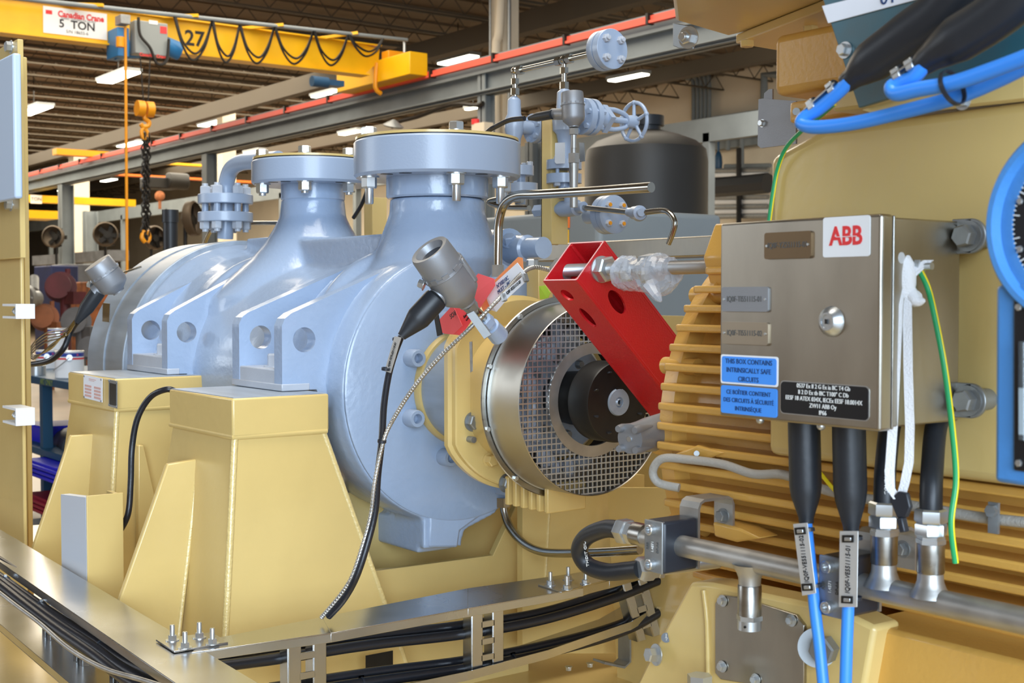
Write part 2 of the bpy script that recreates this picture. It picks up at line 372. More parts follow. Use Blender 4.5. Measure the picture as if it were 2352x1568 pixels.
# yellow bracket: octagon-ish shape in the YZ plane
def octo(x, R, cut=.72):
    out = []
    for i in range(72):
        g = 2*math.pi*i/72; r = min(R, R*cut/max(abs(math.cos(g)), .0001)); out.append(V((x, YA+r*math.cos(g), ZA+r*math.sin(g))))
    return out
MB().loft([octo(-2.215, .198, .86), octo(-2.209, .205, .86), octo(-2.196, .205, .86), octo(-2.192, .200, .86), octo(-2.190, .198, .86), octo(-2.178, .198, .86), octo(-2.175, .195, .86)]).build('bracket_flange', YEL, bh, ang=30)
MB().loft([octo(-2.176, .150, .9), octo(-2.12, .145, .95), octo(-2.075, .15, 1)]).build('bracket_body', YEL, bh, ang=30)
for k in range(6):
    x = -2.105+k*.0265
    MB().obox((x-.055, YA-.005+k*.0, ZA-.200), X1, Y1, Z1, .012, .10, .06).build('cooling_rib', YEL, bh, bev=.003)
for px, py, r in ((1082, 968, .0165), (1160, 1109, .0165)):
    bolt(bh, at(px+3, py, 'X', -2.1745), X1, r, .014, ZINCD, name='housing_bolt', washer=1.22)
bolt(bh, at(1123, 1056, 'X', -2.1745), X1, .0125, .016, YEL, name='painted_bolt')
MB().cyl(at(1076, 1008, 'X', -2.176), at(1076, 1008, 'X', -2.176)+X1*.02, .0065).build('dowel_pin', ZINCD, bh)
bh_l = at(1208, 1140, 'X', -2.10)
# ================================================================== COUPLING GUARD
gd = thing('coupling_guard', 'round stainless coupling guard with square wire mesh face, between the bearing bracket and the motor', 'guard', (-2.0, YA, ZA-.2))
MB().ring((0, YA, ZA), X1, [(-2.045, .150), (-2.045, .2015), (-2.042, .203), (-2.040, .2015), (-2.040, .150)], 120).build('mounting_ring', SST, gd)
MB().ring((0, YA, ZA), X1, [(-2.040, .1865), (-2.040, .189), (-1.941, .189), (-1.9395, .1878), (-1.941, .1865)], 120).build('drum', mat('satin_stainless', (186, 180, 168), .38, 1, noise=.1, nscale=4), gd)
MB().ring((0, YA, ZA), X1, [(-2.037, .189), (-2.037, .1915), (-2.034, .1915), (-2.034, .189)], 120).build('drum_seam', ZINC, gd)
for k in range(10):
    g = math.radians(196+36*k)
    bolt(gd, (-2.040, YA+.1965*math.cos(g), ZA+.1965*math.sin(g)), X1, .0052, .005, ZINC, name='ring_screw', washer=0)
MB().ring((0, YA, ZA), X1, [(-2.047, .128), (-2.047, .186), (-2.0455, .186), (-2.0455, .128)], 64).build('dark_backing', DARK, gd)  # added dark disc, stands in for the shade inside the guard
mesh = MB(); cell = .0115; RG = .1865
for i in range(-16, 17):
    a = i*cell; L = math.sqrt(RG*RG-a*a) if abs(a) < RG else 0
    if L < .02: continue
    segs = [(-L, L)]
    if abs(a) < .105:
        hgap = math.sqrt(.105**2-a*a); segs = [(-L, -hgap), (hgap, L)]
    for u, v in segs:
        mesh.bar((-1.949, YA+a, ZA+u), (-1.949, YA+a, ZA+v), .0026, .0026)
        mesh.bar((-1.9475, YA+u, ZA+a), (-1.9475, YA+v, ZA+a), .0026, .0026)
mesh.build('wire_mesh', ZINC, gd, smooth=False)
MB().ring((0, YA, ZA), X1, [(-1.951, .0905), (-1.951, .1125), (-1.9445, .1125), (-1.9445, .0905)], 80).build('shaft_opening_ring', SSTM, gd)
# ---- inside the guard
cp = thing('coupling_hub', 'black steel coupling hub with bright shaft end, in the middle of the guard opening', 'coupling', (-1.95, YA, ZA-.08))
MB().lathe((0, YA, ZA), X1, [(-2.05, .05), (-2.0, .054), (-1.95, .054), (-1.945, .060), (-1.935, .060), (-1.930, .078), (-1.876, .078), (-1.873, .076), (-1.873, .02)], 72).build('hub', DARK, cp)
for k in range(8):
    g = math.radians(22+45*k)
    MB().cyl((-1.8735, YA+.060*math.cos(g), ZA+.063*math.sin(g)), (-1.8725, YA+.060*math.cos(g), ZA+.060*math.sin(g)), .0055, n=16).build('bolt_hole', BLK, cp)
MB().lathe((0, YA, ZA), X1, [(-2.0, .0265), (-1.872, .0265), (-1.869, .0250), (-1.869, .010), (-1.872, .009), (-1.868, .005), (-1.89, .005)], 48).build('shaft_end', BARE, cp)
MB().box((-1.8695, YA-.007, ZA+.012), (-1.90, YA+.007, ZA+.0285)).build('shaft_key', DARK, cp)
bcv = thing('bearing_cover', 'grey-blue round bearing cover with bolts, behind the black coupling hub inside the guard', 'cover', (-2.1, YA, ZA-.14))
MB().lathe((0, YA, ZA), X1, [(-2.16, .12), (-2.09, .13), (-2.058, .126), (-2.046, .115), (-2.046, .03)], 64).build('cover', BARE, bcv)
for k in range(8):
    g = math.radians(10+45*k); bolt(bcv, (-2.047, YA+.078*math.cos(g), ZA+.078*math.sin(g)), X1, .008, .01, ZINCD)
text('φ6', at(1312, 882, 'X', -2.043), .02, (.0, 1, 0), Z1, INKB, bcv, 'handwritten_mark')
wr = MB(); random.seed(3)
for k in range(28):
    g = math.radians(95+k*7); r = .135+random.uniform(-.012, .012)
    wr.sph((-2.0+random.uniform(-.02, .02), YA+r*math.cos(g), ZA+r*math.sin(g)), .019, 8, (random.uniform(.4, 1), random.uniform(.5, 1.2), random.uniform(.5, 1.2)))
tag(wr.build('plastic_wrap', PLAST), 'crumpled clear plastic film stuffed behind the guard mesh', 'plastic film')
dr = MB(); p = (-2.05, YA-.06, ZA-.18); dr.cyl((-2.06, YA-.045, ZA-.185), (-2.06, YA-.045, ZA-.115), .016)
dr.cyl((-2.06, YA-.045, ZA-.115), (-2.06, YA-.045, ZA-.10), .022)
tag(dr.build('guard_drain_pipe', BARE), 'short grey vertical pipe stub seen through the mesh at the bottom of the guard', 'pipe')
# ================================================================== PEDESTALS
def pedestal(lab, x0, x1, y0, y1, gx, tg, plates=False):
    """x0 near face, x1 far face"""
    p = thing('pump_pedestal', lab, 'pedestal', ((x0+x1)/2, (y0+y1)/2, .6), 'welded yellow pump pedestals')
    MB().box((x1, y0, 1.222), (x0, y1, 1.2985)).build('top_block', YEL, p, bev=.004)
    MB().box((x1+.004, y0+.004, 1.2985), (x0-.004, y1-.004, 1.3)).build('machined_top', BARE, p)
    z1, z0 = 1.226, .6
    A = [V((x0-.006, y0+.006, z1)), V((x0-.006, y1-.008, z1)), V((x1+.01, y1-.008, z1)), V((x1+.01, y0+.006, z1))]
    B = [V((x0+.02, y0-.045, z0)), V((x0+.02, y1+.22, z0)), V((x1-.14, y1+.22, z0)), V((x1-.14, y0-.045, z0))]
    MB().loft([B, A]).build('tapered_column', YEL, p, smooth=False)
    MB().tube([A[0]+V((-.003, .003, 0)), B[0].lerp(A[0], .5)+V((-.002, .004, 0)), B[0]+V((-.003, .003, 0))], .007, 10, 3).build('corner_weld', YELG, p)
    MB().tube([A[1]+V((-.004, -.004, 0)), B[1]+V((-.004, -.004, 0))], .007, 10, 0).build('corner_weld', YELG, p)
    MB().tube([(x1, y0+.004, 1.222), (x0-.004, y0+.004, 1.222), (x0-.004, y1-.004, 1.222)], .006, 10, 0).build('seam_weld', YEL, p)
    g = [V(t) for t in tg]; MB().prism(g, (-.016, 0, 0)).build('gusset', YEL, p, bev=.003)
    MB().tube([g[1], g[2]], .005, 8, 0).build('gusset_weld', YELG, p)
    return p
G = -2.56
p1 = pedestal('sand-yellow welded pedestal under the near lug of the pump, closest to the cable tray', -2.377, -2.70, 1.085, 1.30, G,
              atm('X', G, (385, 1066), (457, 1053), (405, 1500), (232, 1500)))
G2 = -3.28
p2 = pedestal('sand-yellow welded pedestal carrying the two nameplates, under the far lug of the pump', -3.12, -3.47, 1.115, 1.35, G2,
              atm('X', G2, (163, 1000), (236, 995), (205, 1300), (62, 1300)))
MB().prism(atm('X', -3.09, (318, 1022), (330, 1022), (392, 1300), (318, 1300)), (-.02, 0, 0)).build('front_gusset', YEL, p2, bev=.003)
# nameplates on the far pedestal
def nameplate(c4, m, ink, rows, parent):
    a, b, c, d = [V(x) for x in c4]; n = (b-a).cross(d-a).normalized()
    if n.y > 0: n = -n
    o = MB().prism([q+n*.0015 for q in c4], -n*.0012).build('nameplate', m, parent); np_ = o
    L = MB(); u = (b-a); v = (a-d)
    for (fx0, fy0, fx1, fy1) in rows:
        q = [d+u*fx0+v*fy0, d+u*fx1+v*fy0, d+u*fx1+v*fy1, d+u*fx0+v*fy1]; L.prism([k+n*.002 for k in q], -n*.0004)
    L.build('printed_field', ink, np_, smooth=False)
    for fx, fy in ((.05, .05), (.95, .05), (.05, .95), (.95, .95)):
        k = d+u*fx+v*fy; MB().cyl(k+n*.001, k+n*.003, .0028, n=10).build('rivet', ZINCD, np_)
yy = 1.1135
npz = [(.08+.5*c, .1+.155*r, .44+.5*c, .2+.155*r) for c in (0, 1) for r in range(4)]
nameplate(atm('Y', yy, (193, 860), (236, 869), (236, 924), (193, 913)), PAPER, PINK, [(a, b*.9, min(c, .93), d*.9) for a, b, c, d in npz]+[(.3, .86, .68, .89), (.3, .8, .6, .82)], p2)
nameplate(atm('Y', yy, (251, 871), (270, 875), (270, 938), (251, 932)), ZINCD, DARK, [(.12, .07, .9, .88)], p2)
# ---- small cable that leaves the near pedestal
cbl = MB().tube([at(404, 899, 'Y', 1.12), at(382, 894, 'Y', 1.1), at(345, 912, 'Y', 1.08), at(316, 960, 'Y', 1.06), at(303, 1030, 'Y', 1.05), at(300, 1110, 'Y', 1.04), at(294, 1180, 'Y', 1.03), at(272, 1225, 'Y', 1.02)], .0068, 12, 8).build('power_cable', BLKC)
tag(cbl, 'thick black cable arching between the two yellow pedestals', 'cable')
# ================================================================== SKID
sk = thing('machine_skid', 'large sand-yellow welded baseplate and cross members under pump and motor', 'baseplate', (-2.2, 1.6, 0))
MB().box((-5.2, .62, .58), (-.2, 3.0, .6)).build('deck', YEL, sk)
MB().box((-5.2, .60, .22), (-.2, .66, .60)).build('side_beam', YEL, sk, bev=.004)
MB().box((-5.2, .55, .585), (-.2, .70, .605)).build('beam_flange', YEL, sk, bev=.004)
MB().box((-5.2, 2.9, .22), (-.2, 3.0, .62)).build('side_beam', YEL, sk)
# front cross plate with a trapezoid cut-out
cx = -2.46
def cxp(*a): return atm('X', cx, *a)
MB().prism(cxp((740, 985), (862, 1311), (1133, 1275), (1192, 1148), (1215, 1148), (1215, 1560), (680, 1600), (680, 985)), (-.02, 0, 0)).build('cross_plate', YEL, sk, bev=.002)
MB().box((-2.62, 1.42, .6), (-2.60, 2.3, 1.05)).build('inner_plate', YEL, sk)
cx = -2.36
MB().prism(cxp((1200, 1090), (1480, 1090), (1480, 1500), (1200, 1500)), (-.02, 0, 0)).build('cross_plate', YEL, sk)
MB().tube(cxp((1262, 1150), (1252, 1330)), .004, 8, 0).build('weld', YELG, sk)
MB().prism(atm('Y', 2.02, (1395, 1120), (1640, 1120), (1640, 1600), (1420, 1600)), (0, .02, 0)).build('bearing_wall', YEL, sk)
MB().box((-2.6, 2.3, .6), (-1.2, 2.34, 1.45)).build('rear_wall', YEL, sk)
for px, py in ((962, 1475), (1000, 1475)): pass
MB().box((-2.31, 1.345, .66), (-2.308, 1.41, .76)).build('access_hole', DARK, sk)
# upright channels in front of the far pedestal
up = MB(); yb = .95
a0 = at(160, 1133, 'Y', yb); a1 = at(218, 1140, 'Y', yb); b1 = at(275, 1131, 'Y', yb)
up.prism([a0, V((a0.x, a0.y-.02, a0.z)), V((a1.x, a1.y-.02, a1.z)), a1], (0, 0, -.62))
o = up.build('support_channel', GSTEEL); o.data.materials[0] = mat('pale_grey_paint', (205, 212, 222), .4); tag(o, 'pale grey upright channel standing beside the yellow upright at the left', 'channel')
o = MB().box((a1.x+.002, yb-.02, .6), (a1.x+.006, yb+.06, a1.z+.004)).box((a1.x+.002, yb+.05, .6), (a1.x-.07, yb+.06, a1.z)).build('support_upright', YEL, bev=.001)
tag(o, 'sand-yellow upright angle standing directly against the pale grey channel', 'upright')
# big post at the left edge
lp = thing('frame_post', 'tall sand-yellow channel post at the left edge carrying pale panels', 'post', (-3.9, 1.08, .6))
def zb(px, py0, py1, Y): return at(px, py0, 'Y', Y), at(px, py1, 'Y', Y)
q0 = at(50, 130, 'Y', 1.1); q1 = at(30, 130, 'Y', 1.1)
MB().box((q1.x, 1.1, .6), (q0.x, 1.115, q0.z)).box((q0.x-.013, 1.031, .6), (q0.x-.001, 1.0995, q0.z-.001)).build('channel', YEL, lp, bev=.003)
r0 = at(40, 95, 'Y', 1.02); r1 = at(-30, 95, 'Y', 1.02)
MB().box((r1.x, 1.02, .6), (r0.x, 1.03, r0.z)).build('flange', YEL, lp, bev=.003)
z0 = at(20, 595, 'Y', 1.01).z; MB().box((r1.x, 1.0, z0), (at(43, 300, 'Y', 1.0).x, 1.015, at(20, 100, 'Y', 1.0).z)).build('upper_plate', YEL, lp, bev=.002)
for y0_, y1_ in ((698, 732), (938, 978)):
    k0 = at(36, y0_, 'Y', .97); k1 = at(36, y1_, 'Y', .97)
    h_ = k0.z-k1.z
    MB().box((k0.x-.12, 1.005, k1.z+.0061), (k0.x-.0061, 1.015, k0.z-.0061)).box((k0.x-.12, .97, k1.z), (k0.x-.0061, 1.018, k1.z+.006)).box((k0.x-.12, .97, k0.z-.006), (k0.x-.0061, 1.018, k0.z)).box((k0.x-.006, .97, k1.z), (k0.x, 1.018, k0.z)).build('strut_channel', WHT, lp)
    MB().tube([V((k0.x-.075+.0035*i, .99+.0*i, (k0.z+k1.z)/2))+V((0, .009*math.cos(i*1.6), .009*math.sin(i*1.6))) for i in range(16)], .0016, 6, 3).build('channel_spring', ZINC, lp)
for y_ in (108, 470): bolt(lp, at(26, y_, 'Y', 1.0), -Y1, .014, .014, ZINC)
e = MB(); k0 = at(34, 118, 'Y', .93); k1 = at(34, 455, 'Y', .93); e.box((k1.x-.45, .93, k1.z), (k1.x, .95, k0.z))
tag(e.build('wall_enclosure', mat('pale_blue_enamel', (190, 208, 230), .35), bev=.006, seg=3), 'pale blue-white enclosure cut by the left edge, on the yellow post', 'enclosure')
# ================================================================== MOTOR
mo = thing('electric_motor', 'large sand-yellow cast motor with horizontal cooling fins, filling the right side', 'motor', (-.8, YA, .94))
MB().lathe((0, YA, ZA), X1, [(-1.425, .20), (-1.425, .312), (-1.415, .322), (-1.385, .325), (-1.38, .30), (-.3, .30)], 96).build('frame', YELC, mo)
for k in range(16):      # lobes for the bearing-shield bolts
    g = math.radians(4+22.5*k)
    MB().cyl((-1.43, YA+.312*math.cos(g), ZA+.312*math.sin(g)), (-1.36, YA+.312*math.cos(g), ZA+.312*math.sin(g)), .013, n=16).build('shield_lug', YELC, mo)
FZ0 = 1.510; DZ = .0285
for k in range(-5, 17):
    z = FZ0-DZ*k; h = z-ZA
    if abs(h) > .345: continue
    yt = YA-math.sqrt(.345**2-h*h); yi = min(YA, YA-math.sqrt(max(0, .29**2-h*h))) if abs(h) < .29 else YA
    yi = max(yi, yt+.03)
    xs = -1.40
    xe = -.35
    t = .0056
    # rounded nose at the left end, thicker root
    prof = []
    prof = [V((xs+.055, yi, z)), V((xs+.02, yt+.022, z)), V((xs+.004, yt+.010, z)), V((xs, yt+.004, z)), V((xs+.004, yt, z)), V((xs+.02, yt-.001, z)), V((xe, yt-.001, z)), V((xe, yi, z))]
    f = MB().prism([p+V((0, 0, -t)) for p in prof], (0, 0, 2*t)).build('cooling_fin', YELC, mo, bev=.004)
# diamond bosses on the fins
for (pts, Y) in ((((1546, 1043), (1600, 1022), (1660, 1040), (1606, 1060)), 1.30), (((1636, 1198), (1700, 1214), (1745, 1236), (1690, 1245), (1640, 1232)), 1.29)):
    MB().prism(atm('Y', Y, *pts), (0, .04, 0)).build('fin_boss', YELC, mo, bev=.003)
MB().cyl(at(1600, 1041, 'Y', 1.3), at(1600, 1041, 'Y', 1.29), .004, n=12).build('grease_screw', ZINCD, mo)
MB().prism(atm('X', -1.40, (1613, 592), (1641, 512), (1655, 560), (1655, 640), (1640, 690)), (.05, 0, 0)).build('rod_bracket', YELC, mo, bev=.004)
# terminal housing side (big flat panel)
pz0 = at(1765, 1045, 'Y', 1.27).z; a = at(1765, 361, 'Y', 1.27); b = at(1893, 292, 'Y', 1.27)
MB().prism([(a.x, 1.27, pz0), (a.x, 1.27, a.z), (b.x, 1.27, b.z), (-.3, 1.27, b.z), (-.3, 1.27, pz0)], (0, .3, 0)).build('terminal_housing', YEL, mo, bev=.012, seg=3)
bb = at(1893, 275, 'Y', 1.25)
MB().box((bb.x+.02, 1.24, b.z+.012), (-.3, 1.6, b.z+.045)).build('housing_lid', YEL, mo, bev=.004)
# overhead box with flange plates
MB().prism([(-1.386, 1.33, 1.90), (-1.419, 1.472, 1.90), (-.35, 1.472, 1.90), (-.35, 1.0, 1.9), (-1.1, 1.04, 1.9)], (0, 0, .25)).build('terminal_box', YEL, mo, bev=.005)
n0 = at(1671, 95, 'Y', 1.46)
MB().prism([at(1690, 100, 'Z', 1.885), at(1785, 116, 'Z', 1.885), at(1960, 72, 'Z', 1.885), at(2100, 0, 'Z', 1.885), at(1900, 20, 'Z', 1.885)], (0, 0, .014)).build('flange_plate', YEL, mo, bev=.002)
for px, py in ((1716, 100), (1862, 67)):
    bolt(mo, at(px, py-6, 'Z', 1.885), -Z1, .011, .009, YEL, name='painted_bolt', washer=0)
nk = at(1775, 115, 'Y', 1.36); nk2 = at(1775, 222, 'Y', 1.36)
MB().box((nk.x, 1.36, nk2.z), (nk.x+.35, 1.6, nk.z+.02)).build('neck', YELC, mo, bev=.012, seg=3)
g0 = at(1813, 235, 'Y', 1.34); g1 = at(1813, 283, 'Y', 1.34)
MB().box((g0.x, 1.34, g1.z), (g0.x+.2, 1.5, g0.z)).build('neck_foot', YELC, mo, bev=.004)
MB().cyl(at(1829, 256, 'Y', 1.34), at(1829, 256, 'Y', 1.333), .005, n=16).build('screw', ZINCD, mo)
# smooth lower shell and foot
MB().prism([at(1900, 1568, 'Y', 1.27), at(1965, 1425, 'Y', 1.27), at(2352, 1520, 'Y', 1.27), at(2700, 1600, 'Y', 1.27), at(2600, 1900, 'Y', 1.27), at(1850, 1800, 'Y', 1.27)], (0, .1, 0)).build('lower_shell', YELC, mo, bev=.006)
FY = 1.245
MB().prism([at(x, y, 'Y', FY) for x, y in ((1585, 1336), (1630, 1338), (1930, 1400), (2010, 1440), (1960, 1720), (1420, 1700), (1462, 1568), (1500, 1490))], (0, .05, 0)).build('foot_gusset', YEL, mo, bev=.006)
MB().tube(atm('Y', FY-.002, (1616, 1355), (1624, 1430), (1627, 1568)), .0035, 10, 3).build('foot_edge', YEL, mo)
MB().box((-1.35, 1.16, .90), (-.4, 1.36, .93)).build('foot', YEL, mo, bev=.004)
MB().prism(atm('Y', FY-.006, (1642, 1385), (1656, 1366), (1700, 1372), (1828, 1412), (1846, 1436), (1846, 1572), (1835, 1590), (1655, 1560), (1642, 1545)), (0, .006, 0)).build('foot_cover_plate', SSTB, mo, bev=.001); fcp = bpy.data.objects['foot_cover_plate']
for px, py in ((1660, 1379), (1818, 1424), (1659, 1530), (1736, 1560)):
    bolt(fcp, at(px, py, 'Y', FY-.007), -Y1, .0052, .006, ZINC, washer=1.5, name='cover_screw')
MB().cyl(at(1878, 1487, 'Y', FY), at(1878, 1487, 'Y', FY-.008), .024, n=40).build('plug_washer', ZINCD, mo)
bolt(mo, at(1890, 1486, 'Y', FY-.008)+V((.006, 0, 0)), V((.25, -1, 0)), .017, .018, ZINCD, washer=0, name='hex_plug')
bolt(mo, at(1508, 1503, 'Y', 1.235), V((-.2, -1, .08)), .0105, .014, ZINC, washer=1.45, stud=.0, name='earth_bolt')
MB().cyl(at(1530, 1464, 'Y', 1.2435), at(1530, 1464, 'Y', 1.2425), .0068, n=32).build('earth_sticker', LBLK, mo)
es = MB(); ec = at(1530, 1464, 'Y', 1.242)
for dx, dz, wx, wz in ((0, .003, .0006, .005), (0, 0, .006, .0007), (0, -.0018, .004, .0007), (0, -.0034, .002, .0007)): es.box(ec+V((dx-wx/2, -.0004, dz-wz/2)), ec+V((dx+wx/2, .0002, dz+wz/2)))
es.build('earth_symbol', INKW, mo, smooth=False)
fb = at(1607, 1560, 'Y', 1.19); MB().cyl((fb.x, 1.19, .93), (fb.x, 1.19, .94), .021).cyl((fb.x, 1.19, .94), (fb.x, 1.19, fb.z+.006), .0165, n=6).build('foot_bolt', ZINC, mo)
# ================================================================== STAINLESS JUNCTION BOX
BX0, BX1, BZ0, BZ1, BY = -1.071, -.843, 1.3605, 1.5845, 1.1
jb = thing('junction_box', 'brushed stainless junction box with blue and black warning labels, mounted on the yellow motor housing', 'junction box', ((BX0+BX1)/2, 1.18, BZ0))
MB().box((BX0, BY, BZ0), (BX1, BY+.020, BZ1)).build('door', SSTB, jb, bev=.0035, seg=3)
MB().box((BX0+.004, BY+.0215, BZ0+.003), (BX1-.003, BY+.14, BZ1-.003)).build('body', SSTB, jb, bev=.002)
MB().box((BX0+.002, BY+.0215, BZ0+.001), (BX1-.001, BY+.0245, BZ1-.001)).build('door_seal_lip', SST, jb, bev=.001)
for pz in (542, 920):
    p = at(2225, pz, 'Y', BY+.135)
    mt_ = MB().box((BX1-.01, BY+.134, p.z-.019), (p.x+.004, BY+.139, p.z+.019)).cyl((p.x+.002, BY+.134, p.z), (p.x+.002, BY+.139, p.z), .019, n=32).build('mounting_tab', ZINCD, jb, bev=.001)
    bolt(mt_, (p.x, BY+.134, p.z), -Y1, .0125, .013, ZINCD, washer=1.35, name='mounting_bolt')
    MB().cyl((p.x, BY+.139, p.z), (p.x, BY+.172, p.z), .012).build('standoff', ZINCD, jb)
def lab(px0, py0, px1, py1, m, name, t=.0012, bev=.004, y=BY):
    a = at(px0, py0, 'Y', y); b = at(px1, py1, 'Y', y); return a, b
def flat(name, x0, z0, x1, z1, m, y, t=.001, r=.003, parent=jb):
    n = 5; pts = []
    for cx_, cz_, g0_ in ((x1-r, z1-r, 0), (x0+r, z1-r, 90), (x0+r, z0+r, 180), (x1-r, z0+r, 270)):
        for k in range(n+1):
            g = math.radians(g0_+90*k/n); pts.append(V((cx_+r*math.cos(g), y, cz_+r*math.sin(g))))
    return MB().prism(pts, (0, -t, 0)).build(name, m, parent)
def XZ(px, py, y=BY):
    p = at(px, py, 'Y', y); return p.x, p.z
x0, z1 = XZ(1892, 500); x1, z0 = XZ(1999, 588)
lo_ = flat('logo_plate', x0, z0, x1, z1, WHT, BY); text('ABB', ((x0+x1)/2, BY-.0012, (z0+z1)/2), .0275, X1, Z1, INKR, lo_, bold=.0007, wid=.86, name='logo_lettering')
cr_ = MB(); zc = (z0+z1)/2
cr_.box((x0+.018, BY-.0019, zc-.0003), (x1-.016, BY-.0017, zc+.0003))
cr_.build('logo_gap_line', WHT, lo_, smooth=False)
x0, z1 = XZ(1655, 815); x1, z0 = XZ(1786, 887); x0 += .002
flat('white_label_border', x0-.001, z0-.001, x1+.001, z1+.001, WHT, BY, .0006); lo_ = flat('blue_warning_label', x0+.001, z0+.001, x1-.001, z1-.001, LBLUE, BY, .001)
text('THIS BOX CONTAINS\nINTRINSICALLY SAFE\nCIRCUITS', ((x0+x1)/2, BY-.0012, (z0+z1)/2-.0007), .0080, X1, Z1, INKN, lo_, wid=.92, lsp=1.25)
z1b = z0-.003; z0b = XZ(1720, 953)[1]
lo_ = flat('blue_french_label', x0, z0b, x1, z1b, LBLUE, BY, .001); text('CE BOÎTIER CONTIENT\nDES CIRCUITS À SÉCURITÉ\nINTRINSÈQUE', ((x0+x1)/2, BY-.0012, (z0b+z1b)/2-.0005), .0071, X1, Z1, INKN, lo_, wid=.92, lsp=1.3, bold=0)
x0, z1 = XZ(1793, 873); x1, z0 = XZ(1997, 968)
flat('certification_plate_border', x0, z0, x1, z1, ZINC, BY, .0006, .005); lo_ = flat('certification_plate', x0+.001, z0+.001, x1-.001, z1-.001, LBLK, BY, .001, .005)
text('0537 Ex II 2 G Ex ia IIC T4 Gb\nII 2 D Ex tb IIIC T100° C Db\nEESF 18 ATEX 034X, IECEx EESF 18.0014X\nZW11 ABB Oy\nIP66', ((x0+x1)/2, BY-.0012, (z0+z1)/2), .0068, X1, Z1, INKW, lo_, wid=.86, lsp=1.02, bold=0)
def tagp(x0p, y0p, x1p, y1p, m, s):
    x0, z1 = XZ(x0p, y0p); x1, z0 = XZ(x1p, y1p)
    o = flat('engraved_tag_plate', x0, z0, x1, z1, m, BY, .0025, .003); text(s, ((x0+x1)/2, BY-.0026, (z0+z1)/2), .009, X1, Z1, INKG, o, wid=.8, name='engraved_lettering')
    for x in (x0+.004, x1-.004): MB().cyl((x, BY-.0024, (z0+z1)/2), (x, BY-.0036, (z0+z1)/2), .0014, n=12).build('rivet', ZINC, o)
tagp(1759, 535, 1866, 592, mat('bronzed_tag', (120, 100, 76), .4, .8), 'IQ0F-YZ551115-01')
tagp(1661, 659, 1767, 716, ALU, 'IQ0F-TI551115-01'); tagp(1661, 738, 1767, 793, mat('tan_tag', (170, 158, 140), .35, .8), 'IQ0F-TI551115-02')
lk = at(1910, 738, 'Y', BY)
MB().lathe(lk, -Y1, [(0, .0165), (.003, .0155), (.008, .0095), (.009, .0095), (.009, .0075), (.0075, .0070)], 40).build('cam_lock', ZINC, jb)
MB().box(lk+V((-.0015, -.0095, -.0025)), lk+V((.0015, -.0074, .0025))).build('key_slot', DARK, jb)
for px in (1746, 1886): MB().sph((at(px, 965, 'Y', BY+.01).x, BY+.01, BZ0-.001), .005, 12).build('bottom_screw', ZINC, jb)
# stud, strap with key, earth wire
st = at(2100, 612, 'Y', 1.16); sx = BX1-.004
stp = V((sx, 1.16, st.z)); stp = at(2100, 612, 'X', sx)
MB().cyl(stp, stp+V((.022, 0, 0)), .0038).cyl(stp+V((.003, 0, 0)), stp+V((.010, 0, 0)), .008, n=6).build('earth_stud', ZINC, jb)
MB().cyl(at(2069, 592, 'X', sx), at(2069, 592, 'X', sx)+V((.001, 0, 0)), .006, n=24).build('earth_sticker', WHT, jb)
ky = thing('key_on_strap', 'white woven tape loop with black key hanging on the side of the stainless box', 'key strap', tuple(at(2065, 1160, 'Y', 1.10)))
def rib(pts, m, name, wv, t=.0012): return MB().strip(pts, wv, t).build(name, m, ky, ang=60)
Ys = stp.y
L = [stp+V((.012, 0, .006)), at(2060, 640, 'Y', Ys-.02), at(2052, 700, 'Y', Ys-.028), at(2046, 850, 'Y', Ys-.03), at(2040, 980, 'Y', Ys-.03), at(2033, 1080, 'Y', Ys-.03), at(2034, 1120, 'Y', Ys-.03), at(2052, 1146, 'Y', Ys-.03)]
rib(L, STRAP, 'strap', (.009, .004, 0))
L2 = [stp+V((.012, 0, .006)), at(2078, 640, 'Y', Ys-.012), at(2074, 700, 'Y', Ys-.018), at(2076, 850, 'Y', Ys-.02), at(2080, 980, 'Y', Ys-.02), at(2078, 1060, 'Y', Ys-.02), at(2068, 1110, 'Y', Ys-.02), at(2062, 1130, 'Y', Ys-.02)]
rib(L2, STRAP, 'strap', (.009, .003, 0))
kn = MB(); kn.sph(at(2078, 640, 'Y', Ys-.012), .014, 14, (.9, .8, 1.9)); kn.sph(at(2100, 685, 'Y', Ys-.005), .010, 12, (1.0, .6, .9)); kn.tube([at(2088, 665, 'Y', Ys-.01), at(2105, 690, 'Y', Ys-.01), at(2123, 690, 'Y', Ys-.01)], .006, 10, 4, [.007, .007, .002])
kn.build('knot', STRAP, ky)
Yk = Ys-.03; kk = MB(); kc = at(2064, 1160, 'Y', Yk); kk.prism(atm('Y', Yk, (2042, 1146), (2062, 1128), (2082, 1132), (2090, 1165), (2080, 1188), (2060, 1190)), (0, .006, 0)); kk.bar(at(2070, 1188, 'Y', Yk+.003), at(2078, 1222, 'Y', Yk+.003), .009, .007)
kk.build('key', BLKP, ky, bev=.0015)
ew = thing('earth_wire', 'green and yellow earth wire hanging from the stud of the stainless box', 'wire', tuple(at(2190, 1290, 'Y', 1.17)))
wp = [stp+V((.008, -.002, -.004)), at(2130, 660, 'X', sx+.01), at(2145, 720, 'X', sx+.02), at(2168, 840, 'X', sx+.03), at(2186, 980, 'X', sx+.03), at(2195, 1100, 'X', sx+.03), at(2184, 1200, 'X', sx+.03), at(2194, 1292, 'X', sx+.03)]
MB().tube(wp, .0030, 12, 8).build('green_core', GRN, ew); MB().tube([p+RR*.0017-FW*.0006 for p in wp], .0020, 12, 8).build('yellow_stripe', YLW, ew)
wt = thing('earth_wire', 'green and yellow earth wire curving over the top corner of the motor housing', 'wire', tuple(at(1768, 500, 'Y', 1.26)))
